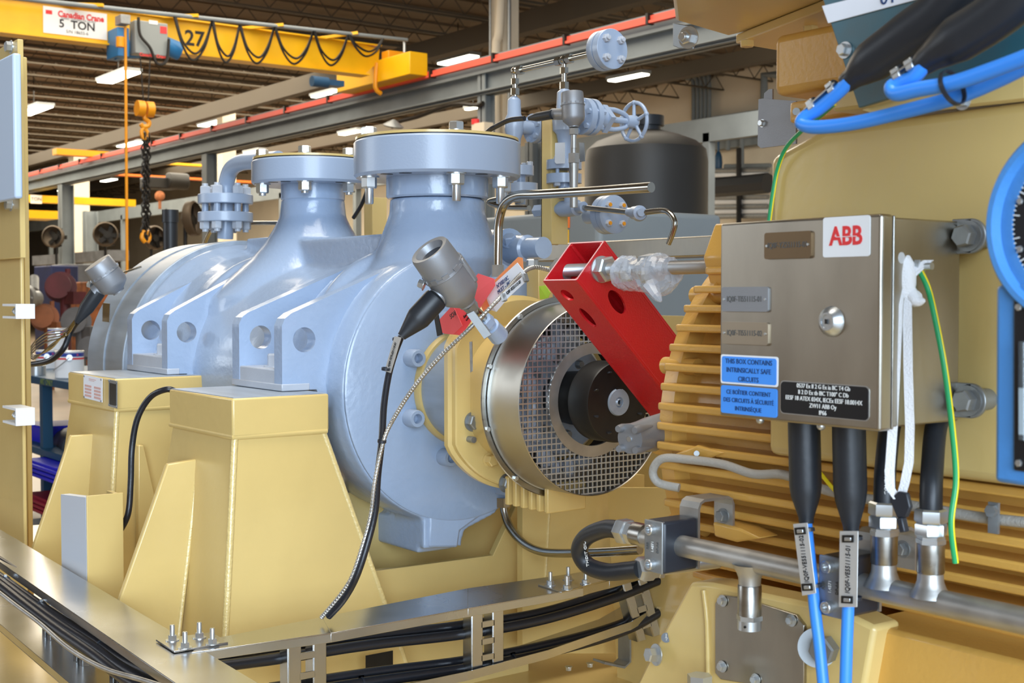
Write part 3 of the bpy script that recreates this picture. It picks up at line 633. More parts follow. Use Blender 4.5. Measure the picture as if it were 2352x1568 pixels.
wp = [at(1915, 240, 'Y', 1.2), at(1880, 270, 'Y', 1.22), at(1842, 300, 'Y', 1.24), at(1805, 340, 'Y', 1.255), at(1785, 390, 'Y', 1.262), at(1774, 450, 'Y', 1.262), at(1766, 510, 'Y', 1.262)]
MB().tube(wp, .0026, 12, 8).build('green_core', GRN, wt); MB().tube([p+RR*.0014-FW*.0006 for p in wp], .0018, 12, 8).build('yellow_stripe', YLW, wt)
TAGM = mat('pale_steel_tag', (196, 194, 190), .4, .35)
# cable boots and blue cables below the box
def boot_cable(lab_, xb, yb0, yb1, yb2, cpts, tagpts, s, Y=1.165):
    t = thing('blue_cable', lab_, 'cable', tuple(at(cpts[-1][0], cpts[-1][1], 'Y', Y-.05)), 'blue instrument cables under the junction box')
    a = at(xb, yb0, 'Y', Y); a.z = BZ0+.004; b = at(xb+3, yb1, 'Y', Y); c = at(xb+6, yb2, 'Y', Y)
    MB().lathe(a, c-a, [(0, .0185), ((b-a).length, .0185), ((b-a).length+.012, .0168), ((c-a).length-.006, .0088), ((c-a).length, .0085), ((c-a).length, .0065)], 40).build('gland_boot', BLK, t, ang=50)
    pts = [c+V((0, 0, .01))]+[at(x, y, 'Y', Y-.003*k) for k, (x, y) in enumerate(cpts)]
    MB().tube(pts, .0068, 20, 8).build('blue_sheath', BLUEC, t)
    q = [at(x, y, 'Y', Y-.022) for x, y in tagpts]
    tg_ = MB().prism(q, (0, .0012, 0)).build('steel_tag', TAGM, t, bev=.0006)
    mid = (q[0]+q[1]+q[2]+q[3])/4; up_ = ((q[0]+q[1])-(q[2]+q[3])).normalized(); ri = (q[1]-q[0]).normalized()
    text(s, mid+V((0, -.0004, 0)), .0088, up_, -ri, INKB, tg_, wid=.78, name='engraved_lettering')
    for e in (0, 1):
        w0 = (q[0]+q[1])/2 if e == 0 else (q[2]+q[3])/2; dd = -up_ if e == 0 else up_
        cc = w0+dd*.0085; MB().obox(cc+V((0, -.0012, 0)), ri, Y1, up_, .015, .0016, .008).build('tie_slot', DARK, tg_)
        MB().obox(cc+V((.001, -.0025, 0)), ri, Y1, up_, .009, .002, .004).build('steel_tie', ZINC, tg_, bev=.0006)
        MB().ring(cc+V((0, .012, 0))-up_*.002, up_, [(0, .0068), (0, .0078), (.004, .0078), (.004, .0068)], 24).build('cable_tie', BLKP, t)
boot_cable('blue cable with grey tag ending 02, left of the two under the stainless box', 1846, 978, 1115, 1200, ((1853, 1215), (1862, 1300), (1872, 1400), (1882, 1480), (1892, 1580), (1905, 1700)), ((1821, 1203), (1854, 1200), (1874, 1362), (1842, 1368)), 'IQ0F-VE551115-02')
boot_cable('blue cable with bright tag ending 01, right of the two under the stainless box', 1949, 985, 1125, 1222, ((1955, 1240), (1951, 1320), (1948, 1400), (1945, 1480), (1942, 1580), (1938, 1700)), ((1928, 1219), (1971, 1219), (1968, 1394), (1926, 1394)), 'IQ0F-VE551115-01')
# ================================================================== CONDUIT PIPE with tees and clamps
PY, PZ = 1.2, 1.1705
cpipe = thing('conduit_pipe', 'matt stainless tube with three welded tees running along the motor fins', 'pipe', (-.9, PY, PZ-.06))
xa = at(1478, 1233, 'Y', PY).x; xb = -.45
MB().cyl((xa, PY, PZ), (xb, PY, PZ), .0142, n=32).build('main_tube', SSTM, cpipe)
def tee(px, down, ln):
    x = at(px, 1330, 'Y', PY).x; d = -1 if down else 1; v = Z1*d
    MB().lathe((x, PY, PZ), v, [(.004, .022), (.009, .020), (.014, .0168), (.021, .0142), (.031, .0135)], 32, capa=False).build('tee_branch', SSTM, cpipe)
    MB().lathe((x, PY, PZ), v, [(.030, .0142), (.031, .0148), (ln, .0148)], 32).build('socket', SST, cpipe)
    return x, v, ln
x, v, ln = tee(1722, True, .068); MB().cyl((x, PY, PZ-ln), (x, PY, PZ-ln-.006), .0165, n=6).cyl((x, PY, PZ-ln-.006), (x, PY, PZ-ln-.018), .0148, n=32).build('drain_plug', ZINC, cpipe)
MB().cyl((x+.006, PY-.0138, PZ-ln-.012), (x+.006, PY-.0152, PZ-ln-.012), .0016, n=12).build('vent_hole', DARK, cpipe)
for px, hp, lab_ in ((2030, (2030, 1085), 'black flexible conduit with white lettering behind the white key strap'), (2137, (2130, 1095), 'black flexible conduit to the right of the key strap')):
    x, v, ln = tee(px, False, .062)
    b = MB().lathe((x, PY, PZ), v, [(ln, .0158), (ln+.005, .0158), (ln+.005, .0148), (ln+.008, .0148)], 6)
    b.lathe((x, PY, PZ), v, [(ln+.008, .0155), (ln+.010, .0175), (ln+.021, .0175), (ln+.023, .0158)], 6, ph=.4); b.lathe((x, PY, PZ), v, [(ln+.023, .0165), (ln+.025, .0178), (ln+.036, .0174), (ln+.038, .015)], 6, ph=.1)
    b.build('compression_fitting', ZINC, cpipe)
    top = V((x, PY, PZ+ln+.037)); h = at(hp[0]+(4 if px > 2100 else 0), hp[1], 'Y', PY+.04)
    c = thing('flexible_conduit', lab_, 'conduit', tuple(top)); MB().tube([top-Z1*.01, top+V((-.001, .001, .015)), top+V((-.008, .012, .04)), top+V((-.03, .05, .085)), top+V((-.045, .09, .10))], .0122, 24, 8).build('sheath', BLK, c)
    if px < 2100: text('TIGHT CONDUIT', top-FW*.0126+V((-.002, 0, .014)), .0062, (0, 0, 1), -RR, INKW, c)
def clamp(x0, lab_, back=1.30):
    c = thing('pipe_clamp', lab_, 'clamp', (x0, PY, PZ-.035), 'pipe clamps on the motor conduit')
    hw, hh = .0175, .0345
    MB().box((x0-hw, PY-.032, PZ-hh), (x0+hw, PY+.030, PZ+hh)).build('rubber_block', BLKP, c, bev=.004)
    cp_ = MB().box((x0-hw, PY-.035, PZ-hh), (x0+hw, PY-.032, PZ+hh)).build('cover_plate', ZINCD, c, bev=.002)
    for d in (-1, 1): capscrew(cp_, (x0-.002, PY-.035, PZ+d*.023), -Y1, .0072, .008, ZINC)
    text('RSB', (x0-.010, PY-.0354, PZ+.0), .006, Z1, -X1, INKG, cp_, name='stamped_lettering'); text('1.4571', (x0-.001, PY-.0354, PZ), .0055, Z1, -X1, INKW, cp_, name='stamped_lettering'); text('DP-A4', (x0+.009, PY-.0354, PZ), .0055, Z1, -X1, INKG, cp_, name='stamped_lettering')
    t = .004; z1_ = PZ+.058; pr_ = [(PY+.030, PZ-hh), (PY+.030, z1_-.012), (PY+.034, z1_-.004), (PY+.042, z1_), (back-.012, z1_), (back-.004, z1_-.004), (back, z1_-.012), (back, PZ+.005),
         (back-t, PZ+.005), (back-t, z1_-.013), (back-.0065, z1_-.0065), (back-.013, z1_-t), (PY+.043, z1_-t), (PY+.0368, z1_-.0066), (PY+.034, z1_-.013), (PY+.034, PZ-hh)]
    n = len(pr_)//2; m_ = MB()
    for i in range(n-1):
        o1, o2 = pr_[i], pr_[i+1]; i1, i2 = pr_[2*n-1-i], pr_[2*n-2-i]
        m_.prism([V((x0-hw, y, z)) for y, z in (o1, o2, i2, i1)], (2*hw, 0, 0))
    m_.build('bracket', SSTM, c, smooth=False)
    bolt(c, (x0+.0, back-t, PZ+.028), -Y1, .008, .008, ZINCD, washer=1.3, name='bracket_bolt')
    return c
clamp(at(1500, 1243, 'Y', PY-.035).x, 'rubber pipe clamp at the left end of the conduit, beside the black hose loop')
clamp(at(1908, 1343, 'Y', PY-.035).x, 'rubber pipe clamp behind the blue cables, to the right of the downward tee')
MB().lathe((xa+.005, PY, PZ+.003), -X1, [(0, .016), (.02, .016), (.022, .0155)], 32).build('end_socket', SST, cpipe)
fit = MB(); fit.lathe((xa-.017, PY, PZ+.003), -X1, [(0, .0165), (.008, .0165), (.009, .015), (.012, .015), (.013, .018), (.028, .0185), (.032, .016)], 6); fit.build('hose_fitting', ZINC, cpipe)
# short hose loop
hz = PZ+.003; hs = V((xa-.045, PY, hz))
f2 = at(1470, 1307, 'Y', 1.24); ho = thing('hose_loop', 'short ribbed black hose bent into a loop left of the pipe clamp', 'hose', tuple(f2))
hp = [hs+V((.008, 0, 0)), hs, at(1392, 1214, 'Y', 1.205), at(1348, 1232, 'Y', 1.21), at(1331, 1264, 'Y', 1.215), at(1350, 1298, 'Y', 1.225), at(1395, 1313, 'Y', 1.232), at(1440, 1310, 'Y', 1.238), f2]
MB().tube(hp, .0128, 24, 12).build('hose_sheath', BLK, ho)
rb = MB()
for i in range(22):
    t = i/21; 
    seg = t*4+2; k = int(seg); u = seg-k; k = min(k, 6); p = hp[k].lerp(hp[k+1], u); d = (hp[k+1]-hp[k]).normalized()
    rb.lathe(p-d*.001, d, [(0, .0128), (.001, .0134), (.002, .0128)], 20)
text('LIQUID TIGHT', at(1345, 1262, 'Y', 1.2), .0075, at(1350, 1300, 'Y', 1.2)-at(1340, 1228, 'Y', 1.2), V((-1, 0, 0)), INKW, ho)
d2 = (at(1560, 1296, 'Y', 1.30)-f2).normalized()
MB().lathe(f2-d2*.004, d2, [(0, .015), (.006, .0185), (.02, .0185), (.024, .0155), (.030, .0155), (.031, .0165), (.038, .0165)], 6).lathe(f2, d2, [(.034, .0125), (.16, .0125)], 24).build('hose_fitting', ZINC, ho)
# grey corrugated loom along the fins
lo = MB().tube([at(1560, 1120, 'Y', 1.30), at(1512, 1108, 'Y', 1.285), at(1500, 1080, 'Y', 1.28), at(1522, 1053, 'Y', 1.28), at(1580, 1055, 'Y', 1.285), at(1660, 1066, 'Y', 1.285), at(1730, 1088, 'Y', 1.285), at(1800, 1090, 'Y', 1.285), at(1880, 1120, 'Y', 1.282), at(1960, 1140, 'Y', 1.28), at(2100, 1162, 'Y', 1.28), at(2240, 1186, 'Y', 1.275), at(2360, 1200, 'Y', 1.27)], .0062, 14, 8)
tag(lo.build('cable_loom', mat('grey_loom', (170, 166, 158), .5, bump=.5, bscale=300)), 'grey corrugated cable loom wandering along the motor fins', 'cable loom')
p = at(2283, 1172, 'Y', 1.262); o = MB().obox(p+V((0, 0, -.008)), X1, Y1, Z1, .012, .004, .034).cyl(p, p+V((0, -.008, 0)), .007, n=6).build('loom_clip', ZINCD); tag(o, 'small metal clip with screw holding the grey loom on the right', 'clip')
yl = MB().tube([at(1884, 1086, 'Y', 1.27), at(1905, 1112, 'Y', 1.27), at(1925, 1135, 'Y', 1.275)], .0026, 10, 4); tag(yl.build('yellow_wire', YLW), 'thin yellow wire showing between the two black cable boots', 'wire')
# aluminium plug beside the fins
pa = at(1446, 1008, 'D', 1.90); pb = at(1545, 985, 'D', 1.985)
pg = thing('gland_plug', 'cast aluminium winged plug sticking out left of the motor fins', 'plug', tuple(pa))
MB().lathe(pa, pb-pa, [(0, .012), (.001, .022), (.03, .0235), (.05, .026), (.09, .028)], 32).build('plug_body', ALU, pg)
for k in range(4):
    g = math.radians(45+90*k); a_, u_, w_ = perp(pb-pa); c = pa+(u_*math.cos(g)+w_*math.sin(g))*.021
    MB().tube([c-a_*.008, c+a_*.004, c+a_*.04], .006, 10, 3, [.005, .0065, .003]).build('wing', ALU, pg)
MB().cyl(pa, pa-(pb-pa).normalized()*.002, .004, n=12).build('plug_screw', ZINC, pg)
# ================================================================== RED LOCKING TUBE + THREADED ROD
XR = -1.72
M_ = at(1325, 645, 'X', XR); R_ = at(1390, 553, 'X', XR); wd = .094
Bv = (R_-M_); dv = (at(1567, 788, 'X', XR)-R_).normalized(); dv.x = 0; dv.normalize()
LT = .365; th = .0045
rt = thing('shaft_locking_tube', 'bright red square steel tube slanting down in front of the coupling guard', 'tube', tuple(M_))
WX = V((-wd, 0, 0)); Bn = Bv.normalized()
o4 = [M_, R_, R_+WX, M_+WX]; i4 = [M_+V((-th, 0, 0))+Bn*th, R_+V((-th, 0, 0))-Bn*th, R_+WX+V((th, 0, 0))-Bn*th, M_+WX+V((th, 0, 0))+Bn*th]
# plate with holes: build each wall separately; hole centres measured along the tube
def wallp(o, ux, lx, uy, ly, holes, tv, name):
    # wall in local (u along width, v along tube), holes list of (u,v,ru,rv); split into cells, each cell star-shaped around its hole
    cuts = sorted(holes, key=lambda h: h[1]); m_ = MB(); v0 = 0
    for i, (hu, hv, ru, rv) in enumerate(cuts):
        v1 = (cuts[i][1]+cuts[i+1][1])/2 if i+1 < len(cuts) else hv+.05
        k = rv/ru
        plate_hole(m_, [(0, v0/k), (lx, v0/k), (lx, v1/k), (0, v1/k)], (hu, hv/k), ru, lambda p: o+ux*p[0]+uy*p[1]*k, tv); v0 = v1
    a = o+uy*v0; m_.prism([a, a+ux*lx, o+ux*lx+uy*ly, o+uy*ly], tv)
    return m_.build(name, RED, rt, ang=25)
LB = Bv.length
wallp(M_, Bn, LB, dv, LT, [(LB*.5, .03, .013, .013), (LB*.40, .092, .0135, .026)], (-th, 0, 0), 'tube_wall')
def onX(px, py): # measured on the lower-left wall
    r = at(px, py, 'X', XR-.05); return r
nrm = X1.cross(dv)
wallp(M_-X1*th, -X1, wd-2*th, dv, LT, [(wd*.56, .035, .0135, .0135), (wd*.48, .092, .012, .024)], Bn*th, 'tube_wall')
MB().prism([R_-X1*th, R_+WX+X1*th, R_+WX+X1*th+dv*LT, R_-X1*th+dv*LT], -Bn*th).build('tube_wall', RED, rt)
wallp(M_+WX, Bn, LB, dv, LT, [(LB*.5, .03, .013, .013)], (th, 0, 0), 'tube_wall')
for o_c in ((M_, 1, 1), (R_, 1, -1), (R_+WX, -1, -1), (M_+WX, -1, 1)):
    c_o = o_c[0]-X1*o_c[1]*.0046+Bn*o_c[2]*.0046; MB().cyl(c_o, c_o+dv*LT, .0049, n=20).build('rounded_corner', RED, rt)
rm_ = MB()
for a_, b_ in ((0, 1), (1, 2), (2, 3), (3, 0)): rm_.bar(o4[a_].lerp(i4[a_], .5)-dv*.0008, o4[b_].lerp(i4[b_], .5)-dv*.0008, th*.6, .0006, up=dv)
rm_.build('worn_rim', mat('worn_pink_edge', (226, 170, 170), .5), rt)
RODY, RODZ = 1.474, 1.5465
rod = thing('threaded_rod', 'zinc threaded rod with hex nuts passing through the red tube to the motor', 'rod', (-1.6, RODY, RODZ))
tb = MB(); prof = []; x = 0
while x < .44: prof += [(x, .0114), (x+.0012, .0094)]; x += .0024
tb.lathe((-1.822, RODY, RODZ), X1, prof, 24); tb.build('rod', ZINC, rod, ang=20)
bolt(rod, (XR+.0005, RODY, RODZ), X1, .0235, .02, ZINC, washer=1.0, name='hex_nut'); bolt(rod, (XR-wd-.0005, RODY, RODZ), -X1, .0235, .02, ZINC, washer=1.0, name='hex_nut')
wrp = MB(); random.seed(11)
wrp.tube([(XR+.055, RODY, RODZ-.004), (XR+.062, RODY, RODZ-.006), (XR+.10, RODY, RODZ-.010), (XR+.15, RODY, RODZ-.010), (XR+.18, RODY, RODZ-.004)], .03, 20, 6, [.020, .031, .028, .036, .022])
for v_ in wrp.v:
    v_ += V((random.uniform(-.0012, .0012), random.uniform(-.002, .002), random.uniform(-.002, .002)))
wrp.tube([(XR+.15, RODY-.02, RODZ-.03), (XR+.175, RODY-.03, RODZ-.047), (XR+.185, RODY-.03, RODZ-.055)], .012, 8, 3, [.014, .008, .002])
tag(wrp.build('plastic_wrap', PLAST, ang=12), 'crumpled clear plastic wrap taped round the threaded rod near the motor', 'plastic film')
bolt(rod, (XR+.06, RODY, RODZ), X1, .023, .025, ZINC, washer=0, name='hex_nut'); bolt(rod, (XR+.115, RODY, RODZ), X1, .026, .03, ZINC, washer=0, name='hex_nut')
# ================================================================== TOP RIGHT: film-covered plate, boots, blue cables
YT = 1.08
tp = thing('cable_entry_plate', 'teal film-covered metal plate with a white paper strip, top right corner', 'plate', tuple(at(1975, 245, 'Y', YT)))
MB().prism(atm('Y', YT, (1872, -60), (1890, 0), (1972, 248), (2352, 130), (2600, 60), (2600, -200), (1872, -200)), (0, .006, 0)).build('film_plate', TEAL, tp, bev=.001)
MB().prism(atm('Y', YT-.0025, (1888, 14), (2140, -48), (2130, -8), (1902, 53)), (0, .002, 0)).build('paper_strip', PAPER, tp)
text('01', at(2040, -6, 'Y', YT-.003), .02, X1, Z1-X1*.0, INKN, tp, 'handwritten_number')
for px, py in ((1941, 115), (2212, 232)): bolt(tp, at(px, py, 'Y', YT-.001), -Y1, .0062, .007, ZINC, washer=1.4)
MB().prism(atm('Y', YT+.01, (1980, 252), (2352, 142), (2352, 225), (2010, 262)), (0, .02, 0)).build('lower_rail', YEL, tp)
def btop(lab_, pts, rs, cpts, Yc, tie, wires):
    t = thing('blue_cable', lab_, 'cable', tuple(at(cpts[1][0], cpts[1][1], 'Y', Yc)), 'blue cables at the top right')
    MB().tube([at(x, y, 'Y', Yc) for x, y in pts], .01, 28, 4, rs).build('gland_boot', BLK, t)
    MB().tube([at(x, y, 'Y', Yc-.004-.006*max(0, k-2)*.4) for k, (x, y) in enumerate(cpts)], .0068, 20, 8).build('blue_sheath', BLUEC, t)
    for a, b in tie:
        p = at(a[0], a[1], 'Y', Yc-.0075); q = at(b[0], b[1], 'Y', Yc-.0075)
        MB().bar(p, q, .0015, .008, up=Y1).build('steel_tag', SST, t)
        for e in (p, q):
            dd = (q-p).normalized(); c = e.lerp(p if e is q else q, .18)
            MB().obox(c+V((0, -.002, 0)), dd, Y1, dd.cross(Y1), .008, .004, .010).build('steel_tie', ZINC, t, bev=.001)
            MB().ring(c+V((0, .0055, 0)), dd, [(0, .007), (0, .0082), (.003, .0082), (.003, .007)], 24).build('cable_tie', BLKP, t)
    return t
btop('lower blue cable at the top right, looping back out of the left black boot', [(2290, -160), (2190, 0), (2090, 80), (2005, 140), (1960, 178), (1942, 192)], [.0225, .0225, .0225, .0205, .011, .0095],
     ((1950, 186), (1925, 212), (1880, 250), (1850, 268), (1842, 284), (1875, 292), (1960, 283), (2080, 255), (2200, 222), (2300, 180), (2400, 130), (2500, 90), (2800, 0), (3100, -60)), 1.02, [((1852, 252), (1922, 190))], 0)
btop('upper blue cable at the top right, looping back out of the right-hand black boot', [(2450, -140), (2352, -20), (2280, 40), (2200, 90), (2140, 130), (2115, 152)], [.0205, .0205, .0205, .0205, .013, .010],
     ((2122, 150), (2100, 176), (2070, 190), (2048, 200), (2060, 215), (2110, 205), (2190, 190), (2280, 160), (2380, 122), (2480, 80), (2780, -10), (3080, -80)), .98, [((2052, 175), (2100, 143))], 0)
c = at(2188, 203, 'Y', .975); o = MB().ring(c-X1*.002, V((1, 0, .35)), [(0, .0150), (0, .0165), (.004, .0165), (.004, .0150)], 24).build('cable_tie', BLKP)
tag(o, 'black cable tie strapping the two blue cables together at the top right', 'cable tie')
# small grey plate and angle with screw
o = thing('identification_plate', 'pale grey tilted metal plate with a screw beside the motor neck', 'plate', tuple(at(1785, 340, 'Y', 1.38)))
MB().prism(atm('Y', 1.38, (1742, 228), (1752, 226), (1828, 232), (1828, 330), (1748, 340), (1740, 334)), (0, .003, 0)).build('plate', ALU, o)
MB().prism(atm('Y', 1.385, (1754, 228), (1755, 214), (1766, 205), (1774, 204), (1774, 228)), (0, .003, 0)).build('plate_tab', ALU, o)
bolt(o, at(1751, 283, 'Y', 1.38), -Y1, .0045, .005, ZINC)
o = thing('earth_bracket', 'small zinc angle with large hex bolt hanging under the overhead yellow box', 'bracket', tuple(at(1575, 110, 'Y', 1.30)))
MB().prism(atm('Y', 1.32, (1545, 52), (1590, 60), (1592, 113), (1560, 111), (1545, 105)), (0, .004, 0)).build('angle', ZINCD, o, bev=.001)
bolt(o, at(1582, 86, 'Y', 1.318), V((.3, -1, -.1)), .0105, .012, ZINC, washer=1.5, stud=.008)
# blue instrument at the right edge
ins = thing('blue_instrument', 'blue-bodied instrument with round black dial and sight tube, cut by the right edge', 'instrument', tuple(at(2360, 1110, 'Y', .98)))
YI = .98; dc = at(2519, 512, 'Y', YI); KR = (dc-at(2300, 512, 'Y', YI)).length/.0565
MB().ring(dc, -Y1, [(0, .042*KR), (0, .0565*KR), (.022, .0565*KR), (.027, .054*KR), (.027, .051*KR), (.018, .049*KR), (.018, .042*KR)], 96).build('dial_bezel', BLUEI, ins)
MB().cyl(dc, dc-Y1*.017, .049*KR, n=64).build('dial_face', LBLK, ins)
MB().cyl(dc+Y1*.0, dc+Y1*.285, .05).build('rear_housing', BLUEI, ins)
tk = MB()
for k in range(46):
    g = math.radians(100+k*3.6); u = V((math.cos(g), 0, math.sin(g))); L_ = .006 if k % 5 else .010
    tk.bar(dc-Y1*.0175+u*.045*KR, dc-Y1*.0175+u*(.045*KR-L_), .0008, .0008, up=u.cross(Y1))
tk.build('dial_marks', INKW, ins, smooth=False)
for py in (462, 572): bolt(ins, at(2344, py, 'Y', YI-.018), -Y1, .0028, .002, ZINC, washer=0)
MB().prism(atm('Y', YI, (2318, 655), (2500, 640), (2500, 1130), (2315, 1102)), (0, -.02, 0)).build('lower_housing', BLUEI, ins, bev=.004)
MB().prism(atm('Y', YI-.0205, (2332, 685), (2500, 672), (2500, 1098), (2332, 1080)), (0, -.003, 0)).build('black_plate', LBLK, ins, bev=.002)
MB().cyl(at(2350, 784, 'Y', YI-.026), at(2350, 1010, 'Y', YI-.026), .0035).build('sight_tube', GLASS, ins)
MB().box(at(2342, 890, 'Y', YI-.0238), at(2372, 1000, 'Y', YI-.0245)).build('scale_strip', WHT, ins)
for py in (705, 1063): bolt(ins, at(2341, py, 'Y', YI-.0235), -Y1, .003, .002, ZINC, washer=0)
# ================================================================== CABLE LADDER
ct = thing('cable_ladder', 'polished stainless cable ladder on edge, turning the corner in front of the pedestals', 'cable tray', (-2.1, 1.1, .72))
ZT, ZB = .90, .742
def strip3(pa, pb, z0, z1, name, par=ct): # quad footprint between polylines pa (outer) and pb (inner)
    m_ = MB()
    for i in range(len(pa)-1):
        m_.prism([V((pa[i][0], pa[i][1], z0)), V((pa[i+1][0], pa[i+1][1], z0)), V((pb[i+1][0], pb[i+1][1], z0)), V((pb[i][0], pb[i][1], z0))], (0, 0, z1-z0))
    return m_
def xy(px, py, z): p = at(px, py, 'Z', z); return (p.x, p.y)
# left run along the machine
near = [xy(0, 1291, ZT), xy(401, 1568, ZT)]; far = [xy(0, 1215, ZT), xy(593, 1568, ZT)]
def ext(a, b, t): return (a[0]+(b[0]-a[0])*t, a[1]+(b[1]-a[1])*t)
n0, n1 = ext(near[0], near[1], -.6), ext(near[0], near[1], 1.6); f0, f1 = ext(far[0], far[1], -.4), ext(far[0], far[1], 1.5)
m_ = strip3([n0, n1], [f0, f1], ZT-.002, ZT, '')
m_.prism([V((n0[0], n0[1], ZT)), V((n1[0], n1[1], ZT)), V((n1[0], n1[1], ZT-.016)), V((n0[0], n0[1], ZT-.016))], (0, .002, 0))
m_.build('side_rail', TRAY, ct, bev=.0006)
off = .012
m_ = strip3([(n0[0], n0[1]+.0), (n1[0], n1[1]+.0)], [(f0[0], f0[1]), (f1[0], f1[1])], ZB-.002, ZB, '')
m_.prism([V((n0[0], n0[1], ZB)), V((n1[0], n1[1], ZB)), V((n1[0], n1[1], ZB+.016)), V((n0[0], n0[1], ZB+.016))], (0, .002, 0)).build('side_rail', TRAY, ct, bev=.0006)
# run across, then the curve behind the hose loop
FE = [xy(440, 1500, ZT), xy(760, 1455, ZT), xy(1075, 1398, ZT), xy(1340, 1351, ZT)]
BE = [xy(470, 1472, ZT), xy(740, 1418, ZT), xy(1075, 1352, ZT), xy(1300, 1320, ZT)]
m_ = strip3(FE, BE, ZT-.0005, ZT+.0015, '')
for i in range(3): m_.prism([V((*FE[i], ZT)), V((*FE[i+1], ZT)), V((*FE[i+1], ZT-.016)), V((*FE[i], ZT-.016))], (-.002, 0, 0))
m_.build('side_rail', TRAY, ct, bev=.0006)
FE2 = [xy(1325, 1352, ZT), xy(1400, 1334, ZT), xy(1480, 1312, ZT), xy(1600, 1270, ZT)]
BE2 = [xy(1290, 1322, ZT), xy(1380, 1306, ZT), xy(1450, 1288, ZT), xy(1560, 1245, ZT)]
m_ = strip3(FE2, BE2, ZT-.001, ZT+.001, '')
for i in range(3): m_.prism([V((*FE2[i], ZT)), V((*FE2[i+1], ZT)), V((*FE2[i+1], ZT-.016)), V((*FE2[i], ZT-.016))], (-.002, 0, 0))
m_.build('curved_rail', TRAY, ct, bev=.0006)
# lower rails of the cross run, swept up at the end
xr = -2.115
def rail(pts_px, w, name):
    pts = [at(x, y, 'X', xx) for x, y, xx in pts_px]; m2 = MB()
    for i in range(len(pts)-1):
        a, b = pts[i], pts[i+1]; m2.prism([a, b, b+V((-w, .0, .0)), a+V((-w, 0, 0))], (0, 0, -.002)); m2.prism([a, b, b+V((0, 0, .016)), a+V((0, 0, .016))], (-.002, 0, 0))
    return m2.build(name, TRAY, ct)
rail([(700, 1640, -2.11), (1075, 1560, -2.11), (1260, 1510, -2.12)], .11, 'side_rail')
rail([(1260, 1510, -2.12), (1450, 1444, -2.14), (1540, 1390, -2.17), (1640, 1310, -2.22)], .11, 'curved_rail')
def rung(p_top, p_bot, along, wdt, dep, par=ct):
    a = V(p_top); b = V(p_bot); u = V(along).normalized(); m2 = MB(); ln = (a-b); zz = ln.normalized(); nn = u.cross(zz).normalized()
    for sgn in (-1, 1):
        c0 = u*sgn*wdt*.31
        m2.obox((a+b)/2+c0, u, nn, zz, wdt*.30, .003, ln.length)
        for s2 in (-1, 1): m2.obox((a+b)/2+c0+u*s2*wdt*.15-nn*dep*.5, u, nn, zz, .003, dep, ln.length)
        m2.obox((a+b)/2+c0-nn*.004, u, nn, zz, wdt*.12, .006, ln.length)
    for t in (.22, .48, .76): m2.obox(b+ln*t, u, nn, zz, wdt*.4, .003, ln.length*.1)
    return m2.build('rung', TRAY, par, bev=.0007)
for px, py0, py1 in ((705, 1466, 1640), (1120, 1398, 1565)):
    a = at(px, py0, 'X', -2.122); rung(a, V((-2.122, a.y, ZB)), Y1, .084, .03)
rung(at(1455, 1325, 'X', -2.15), at(1492, 1465, 'X', -2.15), V((.0, 1, .1)), .075, .03)
for px, py in ((62, 1335), (182, 1420), (325, 1518)):
    pass
for k in range(5):
    x_ = -1.95-.24*k; t = (x_-n0[0])/(n1[0]-n0[0]); y_ = n0[1]+(n1[1]-n0[1])*t+.07; rung((x_, y_, ZT-.002), (x_, y_, ZB), X1, .06, .025)
# splice plates with bolts
def splice(pts, bolts_, lab_):
    p = [at(x, y, 'Z', ZT+.0015) for x, y in pts]; spl = MB().prism(p, (0, 0, .003)).build('splice_plate', TRAY, ct, bev=.0005)
    for x, y in bolts_: bolt(spl, at(x, y, 'Z', ZT+.0045), Z1, .0078, .008, ZINC, washer=1.5, stud=.018, name='splice_bolt')
splice([(358, 1472), (400, 1499), (524, 1478), (486, 1455)], [(396, 1470), (425, 1487), (458, 1464), (488, 1478)], '')
splice([(1236, 1345), (1290, 1362), (1402, 1332), (1330, 1318)], [(1264, 1343), (1302, 1353), (1305, 1331), (1345, 1340)], '')
for px, py in ((1306, 1538), (1355, 1530), (1268, 1512), (1310, 1498)):
    bolt(ct, at(px, py-8, 'X', -2.16), -Z1 if py > 1520 else Z1, .0065, .008, ZINC, name='rail_bolt')
MB().strip([at(1388, 1525, 'X', -2.2), at(1435, 1535, 'X', -2.2), at(1450, 1520, 'X', -2.2), at(1450, 1440, 'X', -2.2)], (-.04, 0, 0), .005).build('hold_down_strap', ZINCD, ct)
# cables in the ladder
def blkcable(lab_, pts, r=.0105, ties=(), m=BLKC, grp='black cables lying in the cable ladder'):
    q = [V(p) for p in pts]; t = thing('power_cable', lab_, 'cable', tuple(q[0]), grp)
    MB().tube(q, r, 14, 8).build('cable_sheath', m, t)
    for k in ties:
        i = int(k); p = q[i].lerp(q[i+1], k-i); d = (q[i+1]-q[i]).normalized()
        MB().ring(p, d, [(0, r*.98), (0, r*1.16), (.004, r*1.16), (.004, r*.98)], 20).build('cable_tie', BLKP, t)
        MB().obox(p+V((.0, -.0, r*1.2))+d*.002, d, Y1, Z1, .006, .006, .004).build('tie_buckle', ZINC, t)
    return t
XC = -2.155
blkcable('upper back black cable of the cross run, passing behind both ladder rungs', [at(x, y, 'X', XC-.03) for x, y in ((480, 1518), (620, 1488), (850, 1462), (1070, 1435), (1250, 1405), (1420, 1352), (1520, 1318), (1600, 1290))])
blkcable('upper front black cable of the cross run, tied to the one behind it', [at(x, y, 'X', XC) for x, y in ((500, 1530), (640, 1512), (850, 1480), (1070, 1455), (1250, 1422), (1420, 1370), (1520, 1330), (1610, 1300))], ties=(1.3, 3.4))
